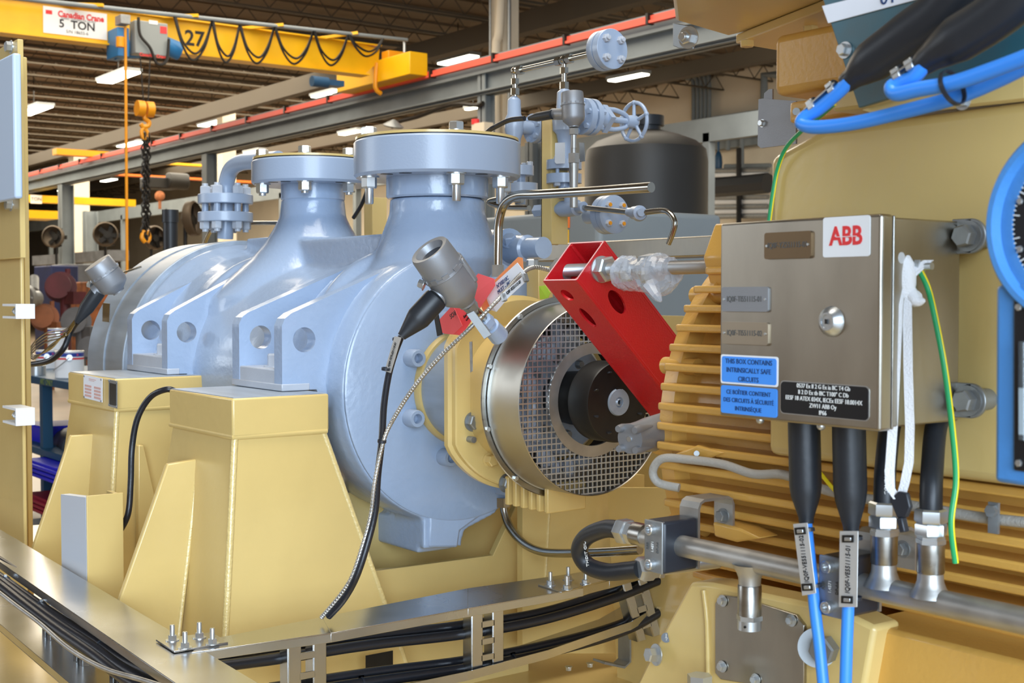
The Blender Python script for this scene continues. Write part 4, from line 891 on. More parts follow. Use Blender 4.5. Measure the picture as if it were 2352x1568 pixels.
blkcable('lower back black cable of the cross run, just above the bottom rail', [at(x, y, 'X', XC-.03) for x, y in ((620, 1580), (850, 1545), (1060, 1518), (1250, 1482), (1420, 1435), (1530, 1378), (1640, 1310))])
blkcable('lowest front black cable of the cross run, resting on the bottom rail', [at(x, y, 'X', XC) for x, y in ((620, 1600), (850, 1565), (1060, 1536), (1250, 1500), (1430, 1450), (1540, 1390), (1650, 1320))], ties=(.9, 2.6))
YC = .80
nm = ('uppermost', 'middle', 'lowest')
for k, dy in enumerate((0, 16, 34)):
    blkcable(nm[k]+' black cable of the thick bundle in the left run of the ladder', [at(x, y+dy*(.6+x/500), 'Y', YC-.012*k) for x, y in ((-60, 1285), (0, 1325), (60, 1368), (130, 1416), (210, 1466), (290, 1520), (400, 1572), (520, 1640))], .0098, ties=(1.2, 2.5, 4.3) if k == 0 else ())
blkcable('thin black cable running just under the top rail of the left ladder run', [at(x, y, 'Y', YC+.03) for x, y in ((-40, 1262), (40, 1312), (110, 1365), (190, 1420), (280, 1490), (380, 1560), (470, 1620))], .0085)
o = MB().tube([at(x, y, 'Y', YC-.04) for x, y in ((-40, 1330), (30, 1385), (90, 1430), (160, 1490), (240, 1535), (330, 1562), (450, 1600))], .0042, 12, 8)
tag(o.build('armoured_cable', SSTM), 'thin pale armoured cable below the black bundle in the left ladder run', 'cable')
# ================================================================== SENSOR HEADS
def head(lab_, a, b, r, m=ALU, open_=True, neck=None, nr=.012):
    """transmitter housing: a = lid end, b = base end"""
    a = V(a); b = V(b); d = (b-a); L_ = d.length; d.normalize(); t = thing('temperature_transmitter', lab_, 'transmitter', tuple(b))
    lid = MB()
    if open_:
        lid.lathe(a, d, [(L_*.10, r*.60), (0, r*.72), (-.001, r*.92), (.004, r*.97), (L_*.34, r), (L_*.36, r)], 40, capa=True)
    else: lid.lathe(a, d, [(0, r*.93), (.003, r*.97), (L_*.34, r), (L_*.36, r)], 40)
    lid.build('screw_lid', m, t)
    rb_ = MB(); 
    for k in range(10):
        _, u, w_ = perp(d); g = 2*math.pi*k/10; n_ = u*math.cos(g)+w_*math.sin(g)
        rb_.obox(a+d*L_*.35+n_*r*1.01, d, n_.cross(d), n_, L_*.06, r*.32, r*.10)
    rb_.lathe(a, d, [(L_*.36, r*1.03), (L_*.40, r*1.05), (L_*.41, r*1.0), (L_*.74, r*1.0), (L_*.84, r*.92), (L_*1.0, r*.42), (L_*1.03, r*.42)], 40)
    rb_.build('housing', m, t)
    if open_: MB().cyl(a+d*L_*.099, a+d*L_*.096, r*.59, n=32).build('display_window', BLKP, t)
    if neck is not None:
        n_ = V(neck); e = b+d*L_*.02; nd = (n_-e); NL = nd.length
        MB().lathe(e, nd, [(0, r*.36), (NL*.22, r*.36)], 6).build('neck_hex', ZINCD, t)
        MB().lathe(e, nd, [(NL*.2, nr*.75), (NL, nr*.75)], 20).build('neck_tube', SSTP, t)
    return t
# main one
HD = 2.25
A_ = at(986, 574, 'D', HD-.035); B_ = at(1072, 694, 'D', HD+.02)
h1 = head('grey cast sensor head with open lid, tilted in front of the pump face', A_, B_, .0375, neck=at(1124, 745, 'D', 2.33))
sd = at(1003, 684, 'D', HD-.01); se = at(922, 773, 'D', HD-.02)
MB().lathe(at(1035, 652, 'D', HD), sd-at(1035, 652, 'D', HD), [(0, .018), (.028, .0185), (.034, .017)], 24).build('cable_entry', ALU, h1)
bolt(h1, at(975, 655, 'D', HD-.02), V((-.6, -.6, .3)), .008, .010, ZINC)
ax_ = (B_-A_).normalized(); oc = at(1056, 628, 'D', HD-.005); pv = (oc-(A_+ax_*(oc-A_).dot(ax_))).normalized()
MB().obox(A_+ax_*.066+pv*.030, ax_, pv, ax_.cross(pv), .052, .020, .034).build('side_boss', ALU, h1, bev=.004)
LB_ = (se-sd).length
MB().lathe(sd, se-sd, [(0, .0205), (.004, .0215), (LB_*.52, .0215), (LB_*.60, .0195), (LB_*.97, .0085), (LB_, .0080)], 36).build('gland_boot', BLK, h1, ang=50)
f0 = at(1112, 732, 'D', 2.31); f1_ = at(1150, 776, 'D', 2.36)
MB().lathe(f0, f1_-f0, [(0, .0135), (.014, .0155)], 6).lathe(f0, f1_-f0, [(.012, .0125), (.024, .0125), (.025, .0165), (.06, .018)], 24).build('thermowell_fitting', BLU, h1)
MB().prism([at(1072, 722, 'D', 2.27), at(1088, 714, 'D', 2.27), at(1128, 768, 'D', 2.28), at(1112, 778, 'D', 2.28)], (0, .0015, 0)).build('hanging_tag', ZINCD, h1)
cc = thing('sensor_cable', 'black cable with engraved steel tag from the tilted sensor head down to the ladder', 'cable', tuple(at(765, 1410, 'Y', 1.14)))
cpt = [(922, 772, 1.31), (908, 808, 1.30), (893, 860, 1.28), (882, 930, 1.26), (877, 1010, 1.24), (868, 1090, 1.22), (862, 1170, 1.20), (846, 1240, 1.18), (820, 1320, 1.16), (790, 1375, 1.15), (755, 1415, 1.14)]
MB().tube([at(x, y, 'Y', Y) for x, y, Y in cpt], .0064, 16, 8).build('cable_sheath', BLKC, cc)
q = [at(x, y, 'Y', 1.265) for x, y in ((906, 772), (921, 775), (897, 856), (883, 852))]; tg_ = MB().prism(q, (0, .001, 0)).build('steel_tag', TAGM, cc)
text('IQ0F-TSTI-551115-01', (q[0]+q[2])/2+V((0, -.001, 0)), .0082, q[0]-q[3], q[0]-q[1], INKB, tg_, wid=.72, name='engraved_lettering')
for px, py, Y in ((911, 782, 1.29), (886, 850, 1.26), (877, 1016, 1.23)):
    p = at(px, py, 'Y', Y); MB().ring(p, V((.15, 0, 1)), [(0, .0068), (0, .0082), (.005, .0082), (.005, .0068)], 20).build('cable_tie', BLKP, cc)
ac = [(1262, 620, 1.55), (1225, 614, 1.50), (1195, 632, 1.44), (1150, 682, 1.36), (1085, 748, 1.31), (1010, 820, 1.28), (950, 890, 1.26), (905, 960, 1.25), (882, 1010, 1.235), (862, 1100, 1.21), (852, 1180, 1.19), (832, 1255, 1.17), (800, 1340, 1.15), (738, 1418, 1.13)]
ar = thing('armoured_cable', 'thin stainless armoured cable running diagonally across the pump front down to the ladder', 'cable', tuple(at(738, 1418, 'Y', 1.13)))
pts = [at(x, y, 'Y', Y) for x, y, Y in ac]
MB().tube(pts, .0036, 12, 10).build('armour', SSTM, ar)
cr = MB(); tot = 0
for i in range(len(pts)-1):
    a, b = pts[i], pts[i+1]; L_ = (b-a).length; n_ = max(2, int(L_/.006)); 
    for k in range(n_):
        t = k/n_; p0, p1_, p2_, p3_ = pts[max(0, i-1)], a, b, pts[min(len(pts)-1, i+2)]
        p = .5*((2*p1_)+(p2_-p0)*t+(2*p0-5*p1_+4*p2_-p3_)*t*t+(3*p1_-3*p2_+p3_-p0)*t**3); cr.lathe(p, b-a, [(0, .0036), (.0012, .0045), (.0024, .0036)], 10)
cr.build('armour_turns', SSTM, ar)
q = [at(x, y, 'Y', 1.365) for x, y in ((1150, 678), (1203, 632), (1212, 642), (1160, 690))]; tg_ = MB().prism(q, (0, .001, 0)).build('steel_tag', PAPER, ar)
text('IQ0F-VE551115-03', (q[0]+q[2])/2+V((0, -.001, 0)), .0085, q[1]-q[0], q[1]-q[2], INKB, tg_, wid=.7, name='engraved_lettering')
for x, y in ((1157, 683), (1207, 638)): MB().obox(at(x, y, 'Y', 1.36), q[1]-q[0], Y1, (q[1]-q[0]).cross(Y1), .006, .008, .014).build('steel_tie', ZINC, ar)
# left head
D2 = 3.45; A_ = at(222, 603, 'D', D2-.03); B_ = at(272, 668, 'D', D2)
h2 = head('grey cast sensor head at the far left, before the pump end ring', A_, B_, .040, open_=False)
MB().lathe(at(248, 645, 'D', D2), at(222, 670, 'D', D2)-at(248, 645, 'D', D2), [(0, .02), (.045, .021)], 24).build('cable_entry', ALU, h2)
s0 = at(226, 668, 'D', D2); s1 = at(176, 740, 'D', D2)
MB().lathe(s0, s1-s0, [(0, .0205), (.055, .0195), ((s1-s0).length, .0075)], 32).build('gland_boot', BLK, h2, ang=60)
bolt(h2, at(212, 655, 'D', D2), V((-.7, -.6, .2)), .009, .012, ZINC)
MB().tube([at(275, 628, 'Y', 1.32), at(295, 622, 'Y', 1.33), at(325, 612, 'Y', 1.36)], .003, 8, 4).build('capillary', SSTP, h2)
MB().prism(atm('Y', 1.27, (236, 695), (252, 697), (251, 740), (235, 738)), (0, .0015, 0)).build('hanging_tag', SST, h2)
o = thing('sensor_cable', 'black cable curling down from the far-left sensor head toward the yellow post', 'cable', tuple(at(80, 835, 'Y', 1.15)))
MB().tube([at(x, y, 'Y', Y) for x, y, Y in ((178, 738, 1.24), (162, 762, 1.23), (146, 800, 1.21), (120, 825, 1.19), (90, 834, 1.17), (50, 838, 1.15))], .0085, 14, 8).build('cable_sheath', BLKC, o)
for k in range(4):
    MB().tube([at(x, y+3*k, 'Y', Y-.005*k) for x, y, Y in ((172, 735, 1.23), (150, 757+2*k, 1.22), (105, 765+4*k, 1.2), (72, 795+3*k, 1.19), (80, 815, 1.19), (118, 800-k*6, 1.2), (152, 760, 1.22))], .0022, 8, 6).build('steel_capillary', SSTP, o)
# upright head in the valve tree 
YV = 1.95
h3 = head('upright grey sensor head between the small valves at the top centre', at(1314, 212, 'Y', YV-.06), at(1318, 290, 'Y', YV-.06), .0265, m=ALU, open_=False)
MB().cyl(at(1300, 262, 'Y', YV-.07), at(1270, 262, 'Y', YV-.07), .013).build('cable_entry', ALU, h3)
MB().lathe(at(1318, 295, 'Y', YV-.06), -Z1, [(0, .011), (.014, .011)], 6).lathe(at(1318, 310, 'Y', YV-.06), -Z1, [(0, .007), (.03, .0065), (.0305, .0055), (.052, .0055)], 20).lathe(at(1318, 352, 'Y', YV-.06), -Z1, [(0, .013), (.022, .013)], 6).lathe(at(1318, 375, 'Y', YV-.06), -Z1, [(0, .011), (.06, .009), (.1, .009)], 20).build('neck', SSTM, h3)
MB().prism(atm('Y', YV-.08, (1330, 327), (1341, 328), (1343, 370), (1332, 372)), (0, .0015, 0)).build('hanging_tag', ZINCD, h3)
MB().lathe(at(1268, 263, 'Y', YV-.08), at(1195, 275, 'Y', YV-.1)-at(1268, 263, 'Y', YV-.08), [(0, .011), (.045, .0105), (.07, .005)], 24).build('gland_boot', BLK, h3)
o = MB().tube([at(x, y, 'Y', Y) for x, y, Y in ((1205, 272, 1.85), (1170, 276, 1.84), (1140, 290, 1.83), (1120, 302, 1.83), (1090, 330, 1.9))], .006, 14, 8)
tag(o.build('sensor_cable', BLKC), 'black cable leading from the upright sensor head behind the big nozzle flange', 'cable')
# ================================================================== VALVE TREE
vt = thing('valve_manifold', 'blue-grey small-bore valve tree with handwheel valve standing behind the pump', 'valve', tuple(at(1300, 560, 'Y', YV)))
def Q(px, py, Y=YV): return at(px, py, 'Y', Y)
def vcyl(pts, m, nm, n=24): # list of (px,py,r)
    mb = MB()
    b0 = Q(*pts[0][:2]); prof = []
    for x, y, r in pts: prof.append(((b0.z-Q(x, y).z), r))
    return mb.lathe(b0, -Z1, prof, n).build(nm, m, vt)
bf = Q(1407, 112); zt = bf.z
MB().lathe(bf, -X1, [(0, .0445), (.001, .0455), (.018, .0455)], 48).lathe(bf-X1*.021, -X1, [(0, .0455), (.018, .0455), (.02, .044)], 48).lathe(bf-X1*.017, -X1, [(0, .036), (.006, .036)], 32).build('blind_flange', BLUS, vt); bfo = bpy.data.objects['blind_flange']
for k in range(4):
    g = math.radians(45+90*k); bolt(bfo, bf+V((0, .0305*math.cos(g), .0305*math.sin(g))), X1, .0095, .009, BLUW, washer=0, stud=.006)
MB().lathe(bf-X1*.041, -X1, [(0, .012), (.012, .012), (.014, .0085), (.04, .0085)], 20).build('reducer', BLU, vt)
xl = Q(1183, 160).x; xm = Q(1296, 135).x
def V3(x, z): return V((x, YV, z))
MB().cyl((xl, YV, zt), (bf.x-.05, YV, zt), .0068).build('tube', SSTP, vt)
for x in (xm-.02, xm, xm+.02, xl+.022): MB().cyl((x-.008, YV, zt), (x+.008, YV, zt), .0115, n=6).build('compression_nut', SSTP, vt)
MB().sph((xl, YV, zt), .011, 14).sph((xm, YV, zt), .011, 14).build('tube_elbow', SSTP, vt)
for x, zb_, nm_ in ((xl, Q(1181, 222).z, ''), (xm, Q(1297, 208).z, '')):
    MB().cyl((x, YV, zt), (x, YV, zb_), .0062).build('tube', SSTP, vt)
    MB().cyl((x, YV, zt-.018), (x, YV, zt-.032), .0105, n=6).cyl((x, YV, zb_+.004), (x, YV, zb_+.02), .0115, n=6).build('compression_nut', SSTP, vt)
vcyl([(1181, 222, .008), (1181, 228, .015), (1181, 231, .0165), (1181, 262, .0175), (1181, 275, .024), (1181, 300, .024), (1181, 320, .017), (1181, 345, .016), (1181, 350, .008), (1181, 420, .008)], BLUS, 'valve_body')
vcyl([(1297, 205, .010), (1297, 212, .018), (1297, 250, .020), (1297, 275, .030), (1297, 300, .028), (1297, 308, .020), (1297, 335, .015), (1297, 375, .015)], BLUS, 'valve_body')
vx = xm; 
for py in (378, 410):
    z = Q(1300, py).z; MB().cyl((vx, YV, z+.011), (vx, YV, z-.011), .042, n=40).build('flange', BLUS, vt)
    for k in range(4):
        g = math.radians(20+90*k); 
        if py == 378: bolt(vt, (vx+.03*math.cos(g), YV+.03*math.sin(g), z+.011), Z1, .008, .008, BLUW, washer=0, stud=.005)
        else: bolt(vt, (vx+.03*math.cos(g), YV+.03*math.sin(g), z-.011), -Z1, .008, .008, BLUW, washer=0)
for k in range(4):
    g = math.radians(20+90*k); MB().cyl((vx+.03*math.cos(g), YV+.03*math.sin(g), Q(1300, 378).z), (vx+.03*math.cos(g), YV+.03*math.sin(g), Q(1300, 410).z), .0045, n=10).build('stud', BLUS, vt)
vcyl([(1297, 415, .015), (1297, 455, .015)], BLUS, 'pipe')
# gate valve branch with handwheel, pointing away (+Y)
zv = Q(1300, 262).z; gx = xm
def gl(prof, nm_, m=BLUS, n=36): return MB().lathe((gx, YV, zv), Y1, prof, n).build(nm_, m, vt)
gl([(0, .02), (.05, .02), (.052, .044), (.068, .044)], 'bonnet_flange'); gl([(.07, .030), (.074, .030), (.074, .044), (.088, .044), (.09, .026), (.12, .024)], 'bonnet_flange'); gl([(.12, .034), (.135, .034)], 'gland_flange', n=4)
for k in range(6):
    g = math.radians(60*k+15); MB().cyl((gx+.035*math.cos(g), YV+.045, zv+.035*math.sin(g)), (gx+.035*math.cos(g), YV+.098, zv+.035*math.sin(g)), .007, n=6).build('bonnet_bolt', BLUS, vt)
for sgn in (-1, 1):
    MB().tube([(gx, YV+.12, zv+.016*sgn), (gx, YV+.15, zv+.024*sgn), (gx, YV+.185, zv+.018*sgn), (gx, YV+.2, zv+.01*sgn)], .0062, 10, 5).build('yoke_arm', BLUS, vt)
    MB().cyl((gx+.0, YV+.105, zv+.024*sgn), (gx, YV+.145, zv+.024*sgn), .006, n=10).build('gland_stud', BLUS, vt)
gl([(.10, .0075), (.235, .0075)], 'stem'); gl([(.195, .014), (.215, .016), (.225, .016), (.232, .010)], 'wheel_hub')
wc = V((gx, YV+.222, zv)); RW = .047
MB().tube([wc+V((RW*math.cos(g), 0, RW*math.sin(g))) for g in [2*math.pi*k/24 for k in range(24)]], .0048, 12, 2, closed=True).build('wheel_rim', BLUS, vt)
for k in range(5):
    g = math.radians(90+72*k); MB().cyl(wc, wc+V((RW*math.cos(g), 0, RW*math.sin(g))), .0055, .004, n=12).sph(wc+V((RW*math.cos(g), 0, RW*math.sin(g))), .0068, 10).build('wheel_spoke', BLUS, vt)
# second, left valve's bonnet
zv2 = Q(1185, 290).z
MB().lathe((xl, YV, zv2), Y1, [(0, .016), (.05, .016), (.052, .036), (.066, .036), (.067, .026), (.07, .026), (.071, .036), (.085, .036), (.087, .02), (.14, .016)], 32).build('bonnet_flange', BLUS, vt)
for k in range(6):
    g = math.radians(60*k+15); MB().cyl((xl+.029*math.cos(g), YV+.045, zv2+.029*math.sin(g)), (xl+.029*math.cos(g), YV+.095, zv2+.029*math.sin(g)), .007, n=6).build('bonnet_bolt', BLUS, vt)
# flange stack under the left valve
for py, r in ((392, .034), (432, .044)):
    z = Q(1195, py, YV+.03).z; c0 = Q(1195, py, YV+.03); MB().cyl(c0+Z1*.012, c0-Z1*.012, r, n=36).build('flange', BLUS, vt)
    for k in range(4):
        g = math.radians(30+90*k); bolt(vt, c0+V((.026*math.cos(g), .026*math.sin(g), .012 if py < 400 else -.012)), Z1 if py < 400 else -Z1, .008, .01, BLUW, washer=0)
MB().cyl(Q(1195, 392, YV+.03), Q(1195, 470, YV+.03), .014).build('pipe', BLUS, vt)
# lower branch: tee, tube, elbow, round flange, tube hook
z2 = Q(1310, 478)
MB().lathe((z2.x-.05, YV, z2.z), X1, [(0, .013), (.016, .013), (.018, .019), (.045, .02), (.075, .019), (.078, .013), (.10, .013)], 28).cyl(z2+Z1*.05, z2, .015).build('pipe_tee', BLUS, vt)
MB().lathe((z2.x-.13, YV, z2.z), X1, [(0, .016), (.035, .016), (.036, .012), (.09, .012)], 6).build('union', BLUS, vt)
MB().cyl((z2.x+.04, YV, z2.z), Q(1445, 488), .0062).build('tube', SSTP, vt)
e1 = Q(1468, 490); MB().lathe(Q(1443, 487), e1-Q(1443, 487), [(0, .010), (.012, .011), (.016, .014), (.03, .016)], 20).lathe(e1+V((.01, -.012, 0)), V((.8, -.3, 0)), [(0, .016), (.012, .016), (.013, .010), (.02, .009)], 24).sph(e1, .018, 16).build('elbow_fitting', BLUS, vt)
MB().tube([e1+V((.02, -.01, 0)), Q(1520, 484), Q(1540, 492), Q(1550, 512), Q(1545, 535), Q(1535, 560)], .0062, 14, 8).build('tube', SSTP, vt)
f3 = Q(1412, 492, YV+.05); f3.x -= .0
MB().lathe(f3, -X1, [(0, .0435), (.001, .045), (.016, .045)], 44).lathe(f3-X1*.018, -X1, [(0, .045), (.018, .045), (.019, .018), (.08, .018)], 44).build('round_flange', BLUS, vt)
for k in range(4):
    g = math.radians(45+90*k); bolt(vt, f3+V((0, .030*math.cos(g), .030*math.sin(g))), X1, .0085, .008, BLUW, washer=0, stud=0); MB().cyl(f3+V((.008, .030*math.cos(g), .030*math.sin(g))), f3+V((.0105, .030*math.cos(g), .030*math.sin(g))), .0045, n=16).build('orange_mark', CYEL2, vt)
MB().tube([Q(1215, 478), Q(1160, 476), Q(1128, 468), Q(1126, 462), Q(1150, 458), Q(1200, 459)], .0072, 14, 8).build('tube', SSTP, vt)
# white card hung on the tree
tag(MB().prism(atm('Y', YV-.05, (1275, 328), (1297, 327), (1297, 375), (1278, 376), (1274, 372)), (0, .001, 0)).build('hanging_card', WHT), 'white blank card hanging beside the upright sensor head stem', 'card')
# ---- yellow channel posts
def post(px0, px1, py0, py1, Y, lab_):
    a = at(px0, py0, 'Y', Y); b = at(px1, py1, 'Y', Y); m2 = MB(); xm_ = a.x+(b.x-a.x)*.68
    m2.box((a.x, Y, b.z), (xm_, Y+.004, a.z)); m2.box((xm_, Y, b.z), (xm_+.004, Y+.05, a.z)); m2.box((a.x, Y, b.z), (a.x+.004, Y+.05, a.z))
    o = m2.build('support_channel', YEL, bev=.0008); tag(o, lab_, 'channel')
    for k in range(2): pass
    return o
post(1243, 1275, 268, 560, 1.93, 'sand-yellow upright channel in the middle of the valve tree')
post(836, 863, 455, 600, 2.0, 'sand-yellow upright channel seen between the two pump nozzles')
tag(MB().tube([at(x, y, 'Y', 1.9) for x, y in ((848, 420), (838, 452), (826, 478), (812, 500))], .006, 12, 6).build('sensor_cable', BLKC), 'short black cable hanging between the two pump nozzles', 'cable')
# ---- bent stainless tube beside the nozzle
o = thing('bent_tube', 'bent stainless tube rising beside the large nozzle and running level to the right', 'tube', tuple(at(1145, 620, 'Y', 1.66)))
MB().tube([at(x, y, 'Y', Y) for x, y, Y in ((1143, 612, 1.66), (1144, 560, 1.66), (1146, 510, 1.66), (1158, 470, 1.66), (1188, 449, 1.66), (1240, 446, 1.66))]+[at(1380, 438, 'Y', 1.66), at(1496, 430, 'Y', 1.66)], .0098, 20, 8).build('tube', SSTP, o)
MB().cyl(at(1143, 608, 'Y', 1.66), at(1143, 638, 'Y', 1.66), .0145, n=6).build('nut', SSTM, o)
MB().cyl(at(1143, 636, 'Y', 1.66), at(1143, 690, 'Y', 1.66), .018, n=24).build('connector', BLU, o)
# drain tube below bearing housing
o = thing('drain_tube', 'bent stainless drain tube curving from under the bearing bracket to the right', 'tube', tuple(at(1165, 1160, 'Y', 1.72)))
d0 = at(1155, 1142, 'Y', 1.76)
MB().tube([at(x, y, 'Y', 1.76) for x, y in ((1156, 1150), (1160, 1180), (1172, 1212), (1200, 1245), (1235, 1264), (1280, 1270))]+[at(1380, 1268, 'Y', 1.76), at(1470, 1262, 'Y', 1.76)], .0095, 20, 8).build('tube', SSTP, o)
MB().cyl(d0, d0-Z1*.022, .017, n=6).build('nut', SSTP, o)
# lower tray-like plate beneath the tubes
tag(MB().prism([at(1330, 1322, 'Z', .98), at(1500, 1235, 'Z', .98), at(1560, 1260, 'Z', .98), at(1420, 1330, 'Z', .98)], (0, 0, .003)).build('steel_shelf', SSTM), 'small dull stainless plate under the hose loop', 'plate') if False else None
# bolt + yellow block next to the bracket top
o = thing('lifting_stud', 'sand-yellow short post with a zinc hex bolt on top, behind the tags', 'post', tuple(at(1222, 700, 'Y', 1.75)))
a = at(1209, 612, 'Y', 1.72); b = at(1237, 720, 'Y', 1.72); MB().box((a.x, 1.72, b.z), (b.x, 1.76, a.z)).build('post', YEL, o, bev=.002)
bolt(o, at(1222, 612, 'Y', 1.74), Z1, .0125, .014, ZINC, washer=1.1)
# tags
def card(pts, Y, m, lab_, name, txt=None, holes=(), rot=0):
    p = [at(x, y, 'Y', Y+(.002*i)) for i, (x, y) in enumerate(pts)]
    t = thing(name, lab_, 'tag', tuple(p[0])); MB().prism(p, (.0, .0008, 0)).build('card', m, t)
    if txt:
        s, px, py, sz, dx, dy, mm = txt; c = at(px, py, 'Y', Y-.003); u = at(px+dx, py+dy, 'Y', Y-.003)-c; v_ = at(px+dy, py-dx, 'Y', Y-.003)-c; text(s, c, sz, u, v_, mm, t, name='printing', wid=.8)
    return t
t = card([(1005, 742), (1098, 628), (1135, 640), (1137, 655), (1060, 770), (1020, 766)], 1.42, TAGR, 'red warning tag wired to the neck of the tilted sensor head', 'warning_tag', ('must not turn\nbefore removing', 1080, 720, .0085, -1.0, 1.1, INKB))
card([(1003, 740), (1040, 700), (1062, 748), (1040, 768), (1012, 764)], 1.40, TAGR, 'second red tag hanging lowest, just left of the collar', 'warning_tag', ('ROS', 1040, 722, .014, -1.0, .9, INKB))
t = card([(1096, 682), (1190, 590), (1200, 592), (1202, 622), (1125, 712), (1110, 715)], 1.46, TAGO, 'orange tag behind the white handwritten paper, at the top of the bearing bracket', 'paper_tag')
t = card([(1112, 672), (1188, 603), (1210, 632), (1140, 716), (1128, 712)], 1.44, PAPER, 'white handwritten paper tag over the orange one', 'paper_tag', ('N°X0210C\nMUST ~ PIC\nP&ID', 1158, 660, .011, 1, -.82, INKN))
card([(1238, 657), (1252, 655), (1264, 672), (1258, 686), (1240, 687)], 1.62, LIME, 'small lime-green tag peeping out left of the red tube', 'tag_card')
card([(1296, 715), (1328, 720), (1345, 790), (1300, 780)], 2.15, LIME, 'lime-green card seen through the top of the guard mesh', 'tag_card')
tag(MB().prism(atm('Y', 1.33, (994, 712), (1003, 710), (1015, 768), (1004, 772)), (0, .002, 0)).build('steel_strip', DARK), 'dark narrow steel strip hanging under the sensor boot beside the red tags', 'tag')
tag(MB().prism(atm('Y', 1.42, (1078, 785), (1084, 784), (1085, 852), (1080, 855)), (0, .0012, 0)).build('metal_tag', SST), 'thin bright steel tag hanging in front of the yellow bracket', 'tag')
# ---- behind the pump: stainless beam, grey tank, labels
tag(MB().box((at(1235, 560, 'Y', 2.5).x, 2.5, at(1240, 601, 'Y', 2.5).z), (-1.2, 2.62, at(1240, 561, 'Y', 2.5).z)).build('stainless_beam', SSTB, bev=.004), 'long level stainless box beam behind the red tube', 'beam')
gt = MB(); a = at(1110, 500, 'Y', 2.9); b = at(1375, 575, 'Y', 2.9); gt.box((a.x-.1, 2.9, b.z-.3), (b.x, 3.5, a.z))
tag(gt.build('grey_tank', GSTEEL, bev=.02, seg=3), 'grey steel tank body behind the valve tree', 'tank')
lb = thing('load_label', 'yellow load label under an orange sticker behind the channel post', 'label', tuple(at(1290, 560, 'Y', 2.897)))
MB().prism(atm('Y', 2.897, (1262, 497), (1308, 497), (1308, 523), (1262, 523)), (0, .002, 0)).build('orange_sticker', ORNG, lb)
MB().prism(atm('Y', 2.897, (1262, 527), (1306, 527), (1306, 560), (1262, 560)), (0, .002, 0)).build('yellow_label', CYEL, lb)
text('WLL =\n28 KG', at(1286, 542, 'Y', 2.896), .0165, X1, Z1, INKB, lb, wid=.9, bold=.0003)
# ---- left elbow assembly on top of the pump
el = thing('vent_pipe', 'blue-grey vent elbow with bolted flange pair on the far end of the pump', 'pipe', tuple(at(517, 548, 'Y', 1.66)))
YE = 1.66
MB().tube([at(x, y, 'Y', YE) for x, y in ((517, 548), (518, 520), (519, 445), (521, 415), (531, 388), (552, 374), (585, 370), (640, 366))], .024, 28, 8).build('elbow', BLUS, el)
for py in (458, 499):
    c0 = at(518, py, 'Y', YE); MB().lathe(c0+Z1*.0145, -Z1, [(0, .080), (.002, .082), (.027, .082), (.029, .080)], 48).build('flange', BLUS, el)
for k in range(6):
    g = math.radians(12+60*k); o_ = V((.06*math.cos(g), .06*math.sin(g), 0)); c0 = at(518, 458, 'Y', YE)+o_+Z1*.0145; c1 = at(518, 499, 'Y', YE)+o_-Z1*.0145
    bolt(el, c0, Z1, .0165, .024, BLUW, washer=0, stud=.008, name='flange_nut'); bolt(el, c1, -Z1, .0165, .022, BLUW, washer=0, stud=.008, name='flange_nut'); MB().cyl(c0-Z1*.01, c1+Z1*.01, .010, n=14).build('stud', BLUS, el)
tag(MB().tube([at(x, y, 'Y', 1.75) for x, y in ((470, 560), (485, 530), (510, 514), (560, 512), (640, 512))], .0065, 12, 6).build('thin_tube', SSTP), 'thin stainless tube passing behind the vent flanges toward the smaller nozzle', 'tube')
tag(MB().lathe(at(391, 482, 'Y', 2.1), -Z1, [(0, .034), (.052, .034), (.053, .030), (.42, .030)], 32).build('black_pipe', BLK), 'black capped upright pipe rising behind the silver end ring', 'pipe')
# ================================================================== HALL
def st(mb, name, m, **k): o = mb.build(name, m, **k); o['kind'] = 'structure'; return o
CH = 6.9
st(MB().box((-90, -6, -.1), (6, 23.2, 0)), 'floor', FLOORM, smooth=False)
deck = MB(); n_ = 0; y = -6
st(MB().box((-90, -6, CH), (6, 23.2, CH+.1)), 'ceiling', DECK, smooth=False)
for k in range(52):      # roof deck corrugation ribs
    pass
st(MB().box((-90, 23, 0), (6, 23.2, CH)), 'wall_back', CREAM, smooth=False)
st(MB().box((-90.2, -6, 0), (-90, 23.2, CH)), 'wall_left', CREAM, smooth=False)
dk = MB()
for k in range(70): x = -78+k*1.0; dk.box((x, -6, CH-.045), (x+.38, 23, CH-.001))
o = st(dk, 'trim_1', DECK, smooth=False)
ti = 2
for k in range(38):
    x = -16.0-1.55*k; m_ = MB(); zt_, zb_ = CH-.06, CH-.46
    m_.box((x-.03, -5, zt_-.05), (x+.03, 22.9, zt_)).box((x-.03, -5, zb_), (x+.03, 22.9, zb_+.035))
    n_ = 46 if k < 18 else 26; L_ = 27.9/n_
    for i in range(n_):
        y0 = -5+i*L_; m_.bar((x, y0, zb_+.03), (x, y0+L_/2, zt_-.03), .016, .016); m_.bar((x, y0+L_/2, zt_-.03), (x, y0+L_, zb_+.03), .016, .016)
    st(m_, 'trim_%d' % ti, JOIST, smooth=False); ti += 1
for y_, z0_ in ((5.0, CH-.9), (13.5, CH-.95), (19, CH-.9)):
    st(MB().box((-80, y_-.12, z0_), (-12, y_+.12, CH-.6)), 'trim_%d' % ti, JOIST, smooth=False); ti += 1
